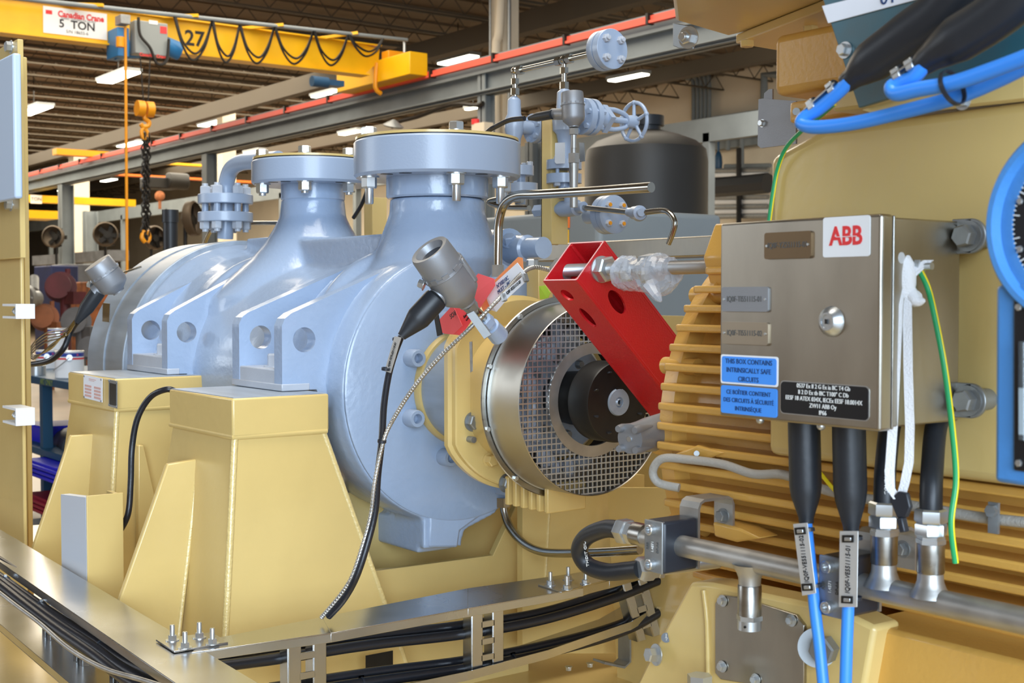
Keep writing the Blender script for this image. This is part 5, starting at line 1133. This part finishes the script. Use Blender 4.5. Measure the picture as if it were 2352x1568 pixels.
# crane runway at Y=10.3
RY = 10.3
zt_ = at(1500, 32, 'Y', RY).z; kf = lambda px, py: at(px, py, 'Y', RY).z
rw = thing('crane_runway', 'long grey crane runway beam with red conductor bar crossing the hall behind the machine', 'crane rail', (-30, RY, kf(65, 445)))
x0, x1 = -75, -5
z_a = kf(1500, 32); z_b = kf(1500, 45); z_c = kf(1500, 62); z_d = kf(1500, 78); z_e = kf(1500, 128); z_f = kf(1500, 150); z_g = z_e-.06
MB().box((x0, RY-.02, z_b), (x1, RY+.12, z_a)).build('rail', GSTEEL, rw, smooth=False)
MB().box((x0, RY-.16, z_c-.0), (x1, RY-.12, z_b+.005)).box((x0, RY-.19, z_c-.0), (x1, RY-.16, z_c+.03)).build('conductor_bar', CRED, rw, smooth=False)
MB().box((x0, RY-.02, z_e), (x1, RY+.02, z_b)).box((x0, RY-.15, z_e-.02), (x1, RY+.15, z_e)).box((x0, RY-.12, z_d-.02), (x1, RY+.12, z_d+.02)).build('runway_beam', GSTEEL, rw, smooth=False)
zz0 = kf(65, 443)
MB().box((x0, RY-.02, zz0), (x1, RY+.02, z_e-.02)).box((x0, RY-.10, zz0), (x1, RY+.1, zz0+.02)).box((x0, RY-.1, z_e-.04), (x1, RY+.1, z_e-.02)).build('lower_beam', GSTEEL, rw, smooth=False)
for k in range(34):
    x = -8-1.5*k; MB().box((x-.02, RY-.20, z_c-.01), (x+.02, RY-.1, z_b+.03)).build('bar_hanger', DARK, rw, smooth=False)
def column(px, Y, w_, m, lab_, z1, grp=None, py=500):
    p = at(px, py, 'Y', Y); h = w_/2; m2 = MB()
    m2.box((p.x-h, Y-h, 0), (p.x+h, Y-h+.02, z1)).box((p.x-h, Y+h-.02, 0), (p.x+h, Y+h, z1)).box((p.x-.012, Y-h, 0), (p.x+.012, Y+h, z1))
    o = m2.build('steel_column', m, smooth=False); tag(o, lab_, 'column', grp); return o
column(1117, RY, .17, GSTEEL, 'grey steel column under the crane runway, behind the large nozzle flange', zz0+.3)
column(482, RY, .22, GSTEEL, 'grey steel column under the crane runway, left of the vent pipe', zz0)
column(152, RY, .3, GSTEEL, 'grey steel column under the crane runway, nearest the yellow post', zz0)
column(207, 13, .35, GSTEEL, 'dark grey slim column between the runway column and the hanging hook', 4)
column(1225, 13, .2, GSTEEL, 'slim dark grey column behind the yellow channel post in the valve tree', 4.0)
def bcol(px, Y, w_, lab_): 
    p = at(px, 100, 'Y', Y); o = MB().box((p.x-w_/2, Y-w_/2, 0), (p.x+w_/2, Y+w_/2, CH-.7)).build('building_column', CREAM, smooth=False); tag(o, lab_, 'column')
bcol(518, 14, .36, 'cream building column rising behind the crane girder hook area')
bcol(178, 14, .5, 'cream building column at the far left, with a pipe along it')
o = thing('building_column', 'cream building column with pipes running up it, top centre of the hall', 'column', tuple(at(1165, 130, 'Y', 12)))
p = at(1165, 60, 'Y', 12); MB().box((p.x-.16, 11.8, 3.5), (p.x+.16, 12.1, CH-.5)).build('shaft', CREAM, o, smooth=False)
MB().tube([(p.x+.12, 11.7, 3.6), (p.x+.12, 11.7, 5.2), (p.x+.2, 11.7, 5.5), (p.x+.26, 11.7, 6.3)], .07, 12, 4).build('rain_pipe', CREAM, o); MB().cyl((p.x+.32, 11.8, 3.6), (p.x+.32, 11.8, 6.3), .03).cyl((p.x-.1, 11.75, 3.6), (p.x-.1, 11.75, 6.3), .02).build('conduit', ZINCD, o)
# ---- 5 ton bridge crane
XCR = -16.5
cr = thing('bridge_crane', 'yellow five ton bridge crane numbered 27 spanning the upper left of the hall', 'crane', (XCR, 7, 4.72))
def C(px, py, X=XCR): return at(px, py, 'X', X)
zt5 = C(400, 45).z; zb5 = C(0, 72).z; ye = C(872, 130).y
MB().box((XCR-.14, 2.0, zb5), (XCR, ye-.25, zt5)).prism([V((XCR, ye-.25, zb5)), V((XCR, ye-.25, zt5)), V((XCR, ye, zt5-.03)), V((XCR, ye-.02, zb5+.2))], (-.14, 0, 0)).build('girder', CYEL, cr, smooth=False)
MB().box((XCR-.2, 2.0, zb5-.02), (XCR+.06, ye-.2, zb5)).box((XCR-.2, 2.0, zt5), (XCR+.06, ye, zt5+.02)).build('girder_flange', CYEL, cr, smooth=False)
et = MB(); a = C(772, 195); b = C(958, 150)
et.box((XCR-1.2, ye-.05, zb5-.1), (XCR+.9, ye+.25, zb5+.22)); et.build('end_truck', CYEL, cr, bev=.01)
MB().box((XCR+.05, ye+.0, zb5+.18), (XCR+.25, ye+.6, zb5+.34)).build('bumper', CYEL2, cr, bev=.01)
MB().tube([C(865, 145), C(862, 200), C(875, 215)], .035, 8, 3).build('current_collector', CYEL2, cr)
MB().cyl(C(0, -8, XCR+.25), C(935, 92, XCR+.25), .028).build('festoon_track', GSTEEL, cr)
for px in (185, 390, 590, 780): 
    t_ = (px+.0)/935; p_ = C(0, -8, XCR+.25).lerp(C(935, 92, XCR+.25), t_); MB().bar(p_+V((.05, .1, .02)), (XCR-.02, p_.y-.35, zt5+.01), .05, .04).build('track_arm', CYEL, cr)
MB().cyl(C(929, 95, XCR+.2), C(929, 140, XCR+.2), .02).build('track_drop', ZINC, cr)
# festoon cable loops
fx = XCR+.26; fp = [(400, 38), (487, 48), (550, 58), (630, 62), (720, 70), (800, 78), (880, 88)]
for k, ((ax_, ay_), (bx_, by_)) in enumerate(zip(fp[:-1], fp[1:])):
    for j, dd_ in enumerate((95, 80)):
        m_x = (ax_+bx_)/2; d_ = dd_*(1-.05*k)-(25 if k == 5 else 0)
        MB().tube([C(ax_+3*j, ay_, fx), C(ax_+(m_x-ax_)*.45, ay_+d_*.7, fx), C(m_x+4*j, (ay_+by_)/2+d_, fx), C(bx_-(bx_-m_x)*.4, by_+d_*.65, fx), C(bx_, by_, fx)], .016, 6, 6).build('festoon_cable', DARK, cr)
# sign and number
sx_ = XCR+.012; a = C(99, 13, sx_); b = C(246, 88, sx_); b.z = C(103, 75, sx_).z-.0; a.z += .10
sgn_ = MB().box((XCR, a.y, b.z), (sx_, b.y, a.z-.10)).build('capacity_sign', WHT, cr)
zc_ = (a.z-.1+b.z)/2; yc_ = (a.y+b.y)/2
text('Canadian Crane', (sx_+.002, yc_+.07, zc_+.088), .105, Y1, Z1, INKR, sgn_, bold=.004, wid=.85); text('5  TON', (sx_+.002, yc_+.02, zc_-.03), .14, Y1, Z1, INKB, sgn_, bold=.003, wid=1.0)
text('S/N 18655-6', (sx_+.002, yc_+.02, zc_-.118), .055, Y1, Z1, INKB, sgn_); text('BARRIE - ONTARIO 705-726-0901', (sx_+.002, yc_+.04, zc_+.038), .03, Y1, Z1, INKG, sgn_)
MB().box((sx_, a.y+.03, zc_+.07), (sx_+.002, a.y+.11, zc_+.12)).build('logo_mark', INKR, cr)
p = C(447, 90, XCR+.004); text('27', p, .28, Y1, Z1, INKB, cr, bold=.006)
# hoist trolley
hz_ = thing('hoist_trolley', 'grey control box and blue hoist machinery hanging on the crane girder', 'hoist', tuple(C(345, 130)))
hx = XCR+.45
a = C(310, 45, hx); b = C(386, 130, hx); MB().box((hx-.2, a.y, b.z), (hx, b.y, a.z)).build('control_box', mat('grey_enamel', (140, 146, 146), .45), hz_, bev=.01)
a = C(368, 60, hx+.004); b = C(383, 78, hx); MB().box((hx, a.y, b.z), (hx+.004, b.y, a.z)).build('warning_sticker', INKR, hz_); p = C(352, 128, hx+.003); text('Canadian Crane', p, .055, Y1, Z1, INKR, hz_, bold=.002)
a = C(342, 46, hx); b = C(362, 57, hx); MB().box((hx, a.y, b.z), (hx+.004, b.y, a.z)).build('white_sticker', WHT, hz_)
a = C(276, 58, hx); b = C(304, 128, hx); HB = mat('hoist_blue', (40, 118, 178), .4); MB().box((hx-.5, a.y, b.z), (hx-.1, b.y, a.z)).build('gearbox', HB, hz_, bev=.008); MB().cyl(C(262, 115, hx-.3), C(318, 112, hx-.3), .12).build('rope_drum', HB, hz_); MB().cyl(C(380, 105, hx-.4), C(412, 118, hx-.4), .12).build('hoist_motor', HB, hz_)
a = C(277, 32, hx); b = C(300, 56, hx); MB().box((hx-.2, a.y, b.z), (hx, b.y, a.z)).build('small_box', ZINCD, hz_, bev=.005)
MB().cyl(C(276, 85, hx+.02), C(276, 108, hx+.02), .05).build('orange_drum', CYEL2, hz_)
MB().tube([C(318, 40, hx+.05), C(322, 80, hx+.05), C(345, 110, hx+.05), C(360, 145, hx+.05), C(382, 140, hx+.05), C(388, 90, hx+.05)], .02, 6, 6).build('black_cable', DARK, hz_)
tag(MB().cyl(C(288, 62, hx-.09), C(293, 760, hx-.09), .018).build('pendant_cable', CYEL2), 'long thin yellow pendant cable hanging from the hoist down to the floor area', 'cable')
hk = thing('crane_hook', 'orange hook block with a hook, hanging from the hoist on thin ropes', 'hook', tuple(C(333, 290, hx)))
MB().cyl(C(322, 130, hx), C(330, 240, hx), .008).cyl(C(345, 130, hx), C(340, 240, hx), .008).build('wire_rope', DARK, hk)
MB().cyl(C(314, 248, hx), C(330, 250, hx), .10).cyl(C(335, 251, hx), C(351, 252, hx), .10).build('sheave_block', CYEL2, hk)
MB().tube([C(333, 262, hx), C(333, 272, hx), C(342, 280, hx), C(340, 289, hx), C(329, 291, hx), C(323, 284, hx)], .03, 8, 5).build('hook', CYEL2, hk)
ch_ = thing('lifting_chain', 'dark bundle of lifting chains hanging from the orange crane hook', 'chain', tuple(C(335, 560, hx)))
lk_ = MB()
for j in range(3):
    for k in range(26):
        c0 = C(331+4*j+math.sin(k*1.3+j)*2, 312+9.4*k, hx); u = V((0, 1, 0)) if (k+j) % 2 else V((1, 0, 0))
        lk_.tube([c0+u*(.032*math.cos(g))+Z1*(.042*math.sin(g)) for g in [math.pi*2*i/6 for i in range(6)]], .012, 5, 1, closed=True)
lk_.build('chain_links', DARK, ch_); MB().tube([C(334, 290, hx), C(325, 302, hx), C(330, 318, hx), C(341, 312, hx), C(334, 296, hx)], .025, 8, 4).build('ring', CYEL2, ch_)
MB().tube([C(332, 530, hx), C(326, 545, hx), C(333, 556, hx)], .03, 8, 4).tube([C(338, 530, hx), C(343, 545, hx), C(338, 556, hx)], .03, 8, 4).build('chain_hook', CYEL2, ch_)
# ---- dark motor on the runway crane end
MB().cyl(C(716, 186, XCR+.4), C(752, 190, XCR+.4), .075).box(C(740, 180, XCR+.4), C(775, 203, XCR+.2)).build('travel_motor', DBLUE, cr)
# ---- second and third cranes far behind
XC2 = -34
c2 = thing('bridge_crane', 'second yellow bridge crane with a white sign, low in the left background', 'crane', (XC2, 8, 3))
a = at(40, 446, 'X', XC2); b = at(312, 474, 'X', XC2); MB().box((XC2-.3, a.y, b.z), (XC2, b.y, a.z)).build('girder', CYEL, c2)
a = at(70, 447, 'X', XC2+.02); b = at(96, 468, 'X', XC2); MB().box((XC2, a.y, b.z), (XC2+.02, b.y, a.z)).build('sign', WHT, c2); text('TON', (XC2+.03, (a.y+b.y)/2, (a.z+b.z)/2), .12, Y1, Z1, INKB, c2)
a = at(66, 482, 'X', XC2+1); b = at(135, 503, 'X', XC2+1); MB().box((XC2, a.y, b.z), (XC2+1, b.y, a.z)).build('end_truck', CYEL, c2)
o = MB(); a = at(385, 372, 'X', -38); b = at(560, 388, 'X', -38); o.box((-38.3, a.y, b.z), (-38, b.y, a.z)); tag(o.build('crane_girder', CYEL), 'pale yellow far crane girder with a white sign above the orange beam', 'crane')
o = MB(); a = at(265, 402, 'X', -36); b = at(800, 428, 'X', -36); o.box((-36.3, a.y, b.z), (-36, b.y, a.z)); tag(o.build('crane_girder', ORNG), 'orange crane girder passing behind the vent pipe', 'crane')
o = MB(); a = at(130, 340, 'X', -30); b = at(300, 365, 'X', -30); o.box((-30.3, a.y, b.z), (-30, b.y, a.z)); tag(o.build('crane_girder', CYEL2), 'ochre crane girder partly hidden above the runway at the left', 'crane')
h = thing('chain_hoist', 'dark hoist under the orange girder with a small hook below', 'hoist', tuple(at(375, 430, 'X', -33)))
MB().box(at(340, 405, 'X', -33), at(390, 438, 'X', -33.6)).cyl(at(385, 415, 'X', -33), at(430, 418, 'X', -33), .22).build('body', DARK, h, bev=.03)
MB().cyl(at(367, 440, 'X', -33), at(367, 480, 'X', -33), .04).sph(at(367, 450, 'X', -33), .14, 10).build('hook_block', RUST, h)
# ---- lamps
lamp0 = None
LP = [(272, 179, 30, 9), (78, 255, 24, 9), (300, 333, 20, 7), (487, 285, 22, 7), (738, 220, 17, 6), (766, 212, 12, 6), (1052, 140, 36, 12), (1443, 180, 38, 10), (806, 306, 21, 7), (1087, 250, 15, 6), (584, 350, 17, 6), (250, 415, 12, 4), (142, 438, 6, 4)]
LBL = ['below the grey control box of the crane', 'at the left edge beside the yellow post', 'just above the runway beside the thin yellow pendant cable', 'above the runway left of the cream column', 'left one of the pair by the crane travel motor', 'right one of the pair by the crane travel motor', 'above the red bar right of the crane bumper', 'under the runway below the blind flange', 'just left of the large nozzle flange', 'beside the grey column under the runway', 'above the small nozzle flange', 'under the runway left of the hanging chains', 'smallest one, by the column near the yellow post']
for (px, py, w_, h_), lb_ in zip(LP, LBL):
    z = CH-.75 if (py < 250 and px != 1443) else CH-.9
    p = at(px, py, 'Z', z); dist = (p-CAM).length
    if dist > 80: p = at(px, py, 'D', 60)
    hl = w_*dist/(F*(s_+(px-1176)/F*c_))*1.0; hl = min(hl, 1.3); sc = hl
    t = thing('bay_light', 'bright rectangular high-bay lamp '+lb_, 'ceiling light', tuple(p), 'high bay lights')
    MB().box(p+V((-sc, -.2*sc, 0)), p+V((sc, .2*sc, .03))).build('diffuser', LAMP, t, smooth=False)
    MB().box(p+V((-sc-.03, -.2*sc-.03, .03)), p+V((sc+.03, .2*sc+.03, .1))).build('housing', ZINCD, t, smooth=False)
    MB().cyl(p+V((0, 0, .1)), (p.x, p.y, CH+.01), .012, n=6).build('hanger', DARK, t)
# ---- black tank
bt = thing('storage_tank', 'large black domed plastic tank behind the valve tree', 'tank', tuple(at(1484, 900, 'Y', 6.3)[:2])+(0,))
tc_ = at(1484, 400, 'Y', 6.3); rT = (at(1625, 400, 'D', (tc_-CAM).dot(FW))-tc_).length
zs = at(1484, 345, 'Y', 6.3).z; zd = at(1484, 303, 'Y', 6.3).z; zc2 = at(1484, 280, 'Y', 6.3).z
MB().lathe((tc_.x, tc_.y, 0), Z1, [(0, rT), (zs-.08, rT), (zs, rT*.97), (zs+(zd-zs)*.45, rT*.82), (zs+(zd-zs)*.8, rT*.55), (zd, rT*.34), (zd+.005, rT*.3)], 64).build('tank_body', BTANK, bt)
MB().lathe((tc_.x, tc_.y, zd-.01), Z1, [(0, rT*.24), (zc2-zd-.02, rT*.24), (zc2-zd-.02, rT*.29), (zc2-zd+.05, rT*.29)], 40).build('lid', BLK, bt)
MB().lathe((tc_.x, tc_.y, 0), Z1, [(1.02, rT*1.005), (1.06, rT*1.005)], 64).build('band', BLK, bt)
# pipes on the back wall near the tank
for k in range(5):
    x = at(1592+9*k, 300, 'Y', 22.8).x; z1_ = at(1592, 200-3*k, 'Y', 22.8).z
    tag(MB().tube([(x-.6, 22.8, z1_+.3), (x-.15, 22.8, z1_+.22), (x, 22.8, z1_), (x, 22.8, at(1592, 320, 'Y', 22.8).z)], .05, 8, 4).build('wall_conduit', GSTEEL), ['leftmost', 'second', 'middle', 'fourth', 'rightmost'][k]+' of the five grey conduits bending down the wall beside the tank', 'conduit', 'wall conduits by the tank')
pr2 = thing('pipe_rack', 'grey pipework frame on the wall right of the black tank', 'pipework', tuple(at(1700, 500, 'Y', 12)))
def bgp(pts, Y, r, m, par, nm='pipe'): return MB().tube([at(x, y, 'Y', Y) for x, y in pts], r, 8, 0).build(nm, m, par)
bgp(((1560, 298), (1680, 308), (1800, 302)), 22.5, 0.063, GSTEEL, pr2); bgp(((1672, 305), (1672, 345)), 22.5, 0.054, GSTEEL, pr2); bgp(((1704, 312), (1704, 500)), 22.5, 0.054, GSTEEL, pr2); bgp(((1590, 322), (1670, 312)), 22.5, 0.054, GSTEEL, pr2); bgp(((1665, 382), (1770, 380)), 22.5, 0.054, GSTEEL, pr2); bgp(((1755, 230), (1755, 172), (1790, 172)), 22.5, 0.090, GSTEEL, pr2)
a = at(1590, 345, 'Y', 22.7); b = at(1800, 305, 'Y', 22.7); tag(MB().box((a.x, 22.7, a.z-.05), (b.x, 23.05, a.z+.75)).build('steel_beam', GSTEEL), 'grey steel beam crossing the wall right of the black tank', 'beam')
rk = thing('pipe_stack', 'rack of pale tubes stacked in rows right of the black tank', 'rack', tuple(at(1690, 500, 'Y', 15)))
for k in range(9):
    y_ = 392+11*k+(18 if k > 3 else 0); a = at(1625, y_, 'Y', 22.4); b = at(1765, y_-2, 'Y', 22.4); MB().cyl(a, b, .055, n=8).build('tube', WHT if k % 2 else ZINCD, rk)
bgp(((1620, 432), (1700, 426), (1765, 420)), 21, .22, BLK, rk, 'dark_pipe'); bgp(((1697, 340), (1697, 900)), 22.3, .06, DARK, rk, 'upright')
MB().sph(at(1650, 375, 'Y', 22.5), .17, 12, (.6, .6, 1.8)).cyl(at(1650, 375, 'Y', 22.5), at(1650, 320, 'Y', 22.5), .03).build('blue_lever', DBLUE, pr2)
# beacon box
bc = thing('warning_beacon', 'small cream box with a red beacon above the large nozzle flange', 'beacon', tuple(at(1092, 300, 'Y', 9)))
a = at(1083, 285, 'Y', 10.15); b = at(1112, 303, 'Y', 10.15); MB().box((a.x, 10.15, b.z), (b.x, 10.3, a.z)).build('box', CREAM, bc); MB().cyl(at(1093, 286, 'Y', 10.2), at(1093, 274, 'Y', 10.2), .06).build('red_lens', INKR, bc)
# reflector lamp over the flange
tag(MB().lathe(at(903, 292, 'Y', 9), V((.3, 0, 1)), [(0, .12), (.02, .14), (.1, .02)], 20).build('wall_spot', ZINCD), 'small round spot lamp just above the large nozzle flange', 'lamp')
lr = MB().tube([at(x, y, 'Y', RY-.12) for x, y in ((900, 292), (915, 280), (960, 268), (1040, 240), (1095, 242), (1110, 236))], .03, 6, 4); tag(lr.build('sagging_cable', DARK), 'dark cable bundle running under the runway beam behind the nozzle', 'cable')
# ---- far left clutter
o = MB(); a = at(90, 520, 'Y', 16); b = at(900, 498, 'Y', 16); z = a.z
o.box((-75, 16, z-.15), (-10, 16.15, z+.25)); tag(o.build('mezzanine_beam', GSTEEL), 'long grey low beam across the far bay at the left', 'beam')
bz = MB()
for k in range(12):
    x = -60+4*k; bz.box((x, 16, 0), (x+.15, 16.15, z))
tag(bz.build('beam_posts', GSTEEL, smooth=False), 'row of grey posts under the far low beam', 'posts', kind='stuff')
fx0 = thing('wall_fan', 'round industrial fan turned away', 'fan', (0, 0, 0), 'far wall fans')
fans = [(132, 545, 17, 10, 1, 'leftmost, in front of the cream wall near the post'), (250, 540, 20, 10, -1, 'between the columns above the left sensor head'), (358, 548, 14, 11, 1, 'beside the black capped pipe'), (440, 505, 18, 8, 1, 'left of the vent pipe flanges')]
for i, (px, py, r_, Y, sg, lb_) in enumerate(fans):
    if i == 0:
        fx0['label'] = 'round industrial fan on a stand, '+lb_; f = fx0; f.location = at(px, py, 'Y', Y); R_0 = r_*((f.location-CAM).dot(FW))/F*1.5
        MB().lathe(f.location-V((.12, 0, 0)), (1, -.9, .15), [(0, R_0*.4), (.08, R_0*.95), (.1, R_0), (.2, R_0), (.22, R_0*.9)], 28, False, False).build('cage', FANM, f)
        hb_ = MB().lathe(f.location-V((.06, .0, 0)), (1, -.9, .15), [(0, R_0*.25), (.1, R_0*.3)], 16)
        for k in range(5):
            g = k*2*math.pi/5; _, u, w_ = perp((1, -.9, .15)); hb_.obox(f.location+(u*math.cos(g)+w_*math.sin(g))*R_0*.5, u*math.cos(g)+w_*math.sin(g), (1, -.9, .15), w_*math.cos(g)-u*math.sin(g), R_0*.8, .02, R_0*.35)
        hb_.build('blades', DARK, f)
        MB().cyl(f.location-V((.1, 0, 0)), (f.location.x-.1, f.location.y, f.location.z-.9), .03).build('stand', DARK, f)
    else:
        c = copy_tree(fx0); c.location = at(px, py, 'Y', Y); c['label'] = 'round industrial fan on a stand, '+lb_; c.rotation_euler = (0, 0, .5*i)
# shelves, machines, bins in the middle distance (left)
random.seed(5)
rackc = [('dark_blue', (26, 40, 92)), ('grey', (96, 98, 104)), ('rust', (150, 92, 58)), ('maroon', (96, 40, 50)), ('steel', (120, 122, 126)), ('ochre', (196, 146, 50))]
rm_s = [mat('clutter_'+n, c, .6, noise=.3, nscale=3) for n, c in rackc]
def bx2(px0, py0, px1, py1, Y, dep, m, nm, lb_, cat, grp=None, bev=.02):
    a = at(px0, py0, 'Y', Y); b = at(px1, py1, 'Y', Y); o = MB().box((a.x, Y, 0 if b.z < 2.2 and nm != 'yellow_crossbar' else b.z), (b.x, Y+dep, a.z)).build(nm, m, bev=bev); tag(o, lb_, cat, grp); return o
bx2(78, 612, 118, 668, 9, .6, rm_s[0], 'storage_cabinet', 'dark blue cabinet in the far left bay', 'cabinet')
bx2(118, 608, 150, 700, 9.5, .6, rm_s[1], 'storage_cabinet', 'grey cabinet standing right of the dark blue cabinet', 'cabinet')
bx2(160, 648, 205, 712, 8, .4, RUST, 'rusty_plate', 'rusty orange steel plate leaning near the columns', 'steel plate')
bx2(140, 626, 150, 655, 8.9, .1, CYEL, 'yellow_sign', 'small yellow upright sign in the far left bay', 'sign')
a = at(74, 588, 'Y', 11); b = at(250, 598, 'Y', 11); ob = MB().box((a.x, 11, b.z), (b.x, 11.5, a.z))
for t_ in (.1, .5, .9): ob.box((a.x+(b.x-a.x)*t_, 11.2, 0), (a.x+(b.x-a.x)*t_+.15, 11.35, b.z))
tag(ob.build('low_gantry', rm_s[4]), 'long low steel gantry across the far left bay', 'gantry')
mc = thing('flanged_pipe_spool', 'grey flanged pipe end in the left background', 'pipe', tuple(at(98, 690, 'Y', 6)))
MB().lathe(at(85, 685, 'Y', 6.2), V((.8, -1, 0)), [(0, .12), (.3, .12), (.3, .22), (.4, .22), (.4, .16), (.41, .16)], 32).cyl(at(78, 670, 'Y', 6.2), at(78, 640, 'Y', 6.3), .08).build('spool', ZINCD, mc)
for k in range(8):
    d0_ = V((.8, -1, 0)).normalized(); _, u, w_ = perp(d0_); g = k*math.pi/4; bolt(mc, at(85, 685, 'Y', 6.2)+d0_*.4+(u*math.cos(g)+w_*math.sin(g))*.19, d0_, .02, .03, ZINCD, washer=0)
for i, (px, py, r_, m, lb_) in enumerate(((150, 660, .35, rm_s[3], 'maroon casting on the floor of the far bay'), (112, 730, .3, rm_s[2], 'brown machine part low in the far bay'), (185, 740, .28, rm_s[1], 'grey pump part on the far floor beside the paint cans'), (215, 800, .2, rm_s[1], 'crumpled dark bundle on the floor behind the silver ring'))):
    p = at(px, py, 'Y', 7-.5*i); o = MB(); random.seed(i)
    o.lathe(p+V((-r_*.6, 0, 0)), V((1, -.5, .1)), [(0, r_*.5), (r_*.1, r_*.75), (r_*.2, r_*.75), (r_*.22, r_*.4), (r_*.8, r_*.35), (r_*.82, r_*.6), (r_*.95, r_*.6)], 24); o.obox(p+V((r_*.4, .1, -r_*.5)), (1, .3, 0), (-.3, 1, 0), (0, 0, 1), r_*.9, r_*.7, r_*.6)
    o.cyl(p+V((-r_*.5, .1, -r_*.3)), p+V((-r_*.5, .1, r_*.9)), r_*.12); o.cyl(p, (p.x, p.y, 0), r_*.25); tag(o.build('machine_casting', m), lb_, 'machine part')
# right side clutter seen between red tube and fins
bx2(1530, 640, 1640, 700, 4.5, .3, rm_s[0], 'blue_equipment', 'blue equipment case seen between the red tube and the motor fins', 'equipment')
a = at(1540, 700, 'Y', 4); b = at(1556, 830, 'Y', 4); c = at(1600, 748, 'Y', 4); d = at(1600, 762, 'Y', 4)
tag(MB().box((a.x, 4, 0), (b.x, 4.1, a.z)).box((b.x, 4.02, d.z), (c.x, 4.08, c.z)).build('yellow_stand', CYEL2), 'amber yellow stand with crossbar between the red tube and the motor fins', 'stand')
o = MB().cyl(at(1545, 690, 'Y', 3.8), at(1660, 680, 'Y', 3.8), .055); o.cyl(at(1600, 686, 'Y', 3.8), V((*at(1600, 686, 'Y', 3.8)[:2], 0)), .04); tag(o.build('grey_pipe', GSTEEL), 'grey horizontal pipe behind the wrapped rod', 'pipe')
# ---- blue cart with paint cans
YCt = 2.4; zc_ = at(150, 876, 'Y', YCt).z
cart = thing('parts_cart', 'dark blue steel cart with paint cans on its top shelf', 'cart', tuple(at(85, 1200, 'Y', YCt)))
xl_, xr_ = at(20, 876, 'Y', YCt).x, at(195, 876, 'Y', YCt).x
MB().box((xl_-.5, YCt, zc_-.045), (xr_, YCt+1.2, zc_)).build('top_shelf', CBLUE, cart, bev=.004)
text('ART ONLY', ((xr_+xl_)/2+.05, YCt-.002, zc_-.024), .05, X1, Z1, mat('faded_yellow', (120, 140, 70), .6), cart)
z2_ = at(150, 1048, 'Y', YCt).z
for x in (at(86, 876, 'Y', YCt).x, xr_-.02, ):
    MB().box((x-.03, YCt+.02, 0.05), (x+.03, YCt+.08, zc_-.04)).build('leg', CBLUE, cart)
MB().box((xl_-.5, YCt, z2_-.04), (xr_+.3, YCt+1.2, z2_)).build('lower_shelf', CBLUE, cart, bev=.004)
def can(px, py0, py1, rp, Y, lb_):
    c = at(px, py1, 'Y', Y); dd = (c-CAM).dot(FW); h = (py1-py0)/F*dd; r = rp/F*dd; t = thing('paint_can', lb_, 'paint can', tuple(c), 'paint cans on the blue cart')
    MB().lathe(c, Z1, [(0, r*1.02), (h*.03, r), (h*.97, r), (h, r*1.02)], 40).build('can_body', WHT, t); MB().lathe(c, Z1, [(h*.82, r*1.003), (h*.95, r*1.003)], 40).build('blue_band', mat('can_blue_'+str(int(px)), (38, 62, 150), .4), t); MB().lathe(c, Z1, [(h*.72, r*1.003), (h*.78, r*1.003)], 40).build('red_band', INKR, t)
    MB().lathe(c, Z1, [(h*.995, r*1.03), (h*1.01, r*1.03), (h*1.01, r*.9), (h*.99, r*.88)], 40).build('lid', ZINC, t)
    fr = (CAM-c); fr.z = 0; fr.normalize(); sd_ = Z1.cross(fr); MB().cyl(c+Z1*h*.8+fr*r, c+Z1*h*.8+fr*(r+.012), .018).tube([c+Z1*h*.8+fr*(r+.01), c+Z1*h*.55+fr*(r+.01)-sd_*r*.6, c+Z1*h*.35-sd_*(r+.008)+fr*r*.4], .003, 6, 4).build('bail_handle', ZINC, t)
    text('X', c+Z1*h*.88+fr*(r+.002)+sd_*r*.55, h*.12, sd_, Z1, INKR, t)
can(160, 806, 872, 32, YCt+.15, 'white paint can with blue and red bands at the front right of the cart')
can(108, 804, 868, 24, YCt+.35, 'paint can half hidden behind the looping black cable on the cart')
can(133, 808, 866, 22, YCt+.55, 'lower paint can of the stack, mostly hidden behind the front can')
can(133, 754, 806, 22, YCt+.55, 'upper white paint can standing behind the others')
tag(MB().cyl(at(84, 870, 'Y', YCt+.05), at(84, 838, 'Y', YCt+.05), .055, n=24).build('steel_cup', ZINC), 'small bright steel cup next to the yellow post on the cart', 'cup')
# rolls and bins on the lower shelf
bn = MB(); a = at(74, 975, 'Y', YCt+.1); b = at(96, 1040, 'Y', YCt+.1); bn.box((a.x-.2, YCt+.1, b.z), (b.x, YCt+.5, a.z)); tag(bn.build('storage_bin', BINB, bev=.01), 'upper blue plastic bin edge on the cart shelf behind the post', 'bin')
tag(MB().cyl(at(70, 1000, 'Y', YCt+.6), at(190, 1030, 'Y', YCt+.2), .12, n=32).build('rubber_roll', BLK), 'black rubber roll lying on the cart lower shelf', 'roll')
for y0_, y1_, m, lb_ in ((1052, 1125, BINB, 'blue ribbed plastic bin under the cart shelf'), (1130, 1210, BINR, 'maroon ribbed plastic bin below the blue one')):
    a = at(60, y0_, 'Y', YCt-.1); b = at(165, y1_, 'Y', YCt-.1); m2 = MB().box((a.x, YCt-.1, b.z), (b.x, YCt+.5, a.z))
    for k in range(3): zz = a.z-(a.z-b.z)*(.15+.28*k); m2.box((a.x, YCt-.125, zz-.02), (b.x, YCt-.1, zz))
    tag(m2.build('storage_bin', m, bev=.006), lb_, 'bin')
a = at(60, 1212, 'Y', YCt-.1); tag(MB().box((a.x-.3, YCt-.15, a.z-.06), (a.x+1.4, YCt+.6, a.z)).build('shelf_plate', CBLUE), 'dark blue shelf plate under the maroon bin', 'shelf')
st(MB().box((-90, -6.2, 0), (6, -6, CH)), 'wall_front', mat('brown_cladding', (150, 128, 100), .8), smooth=False)
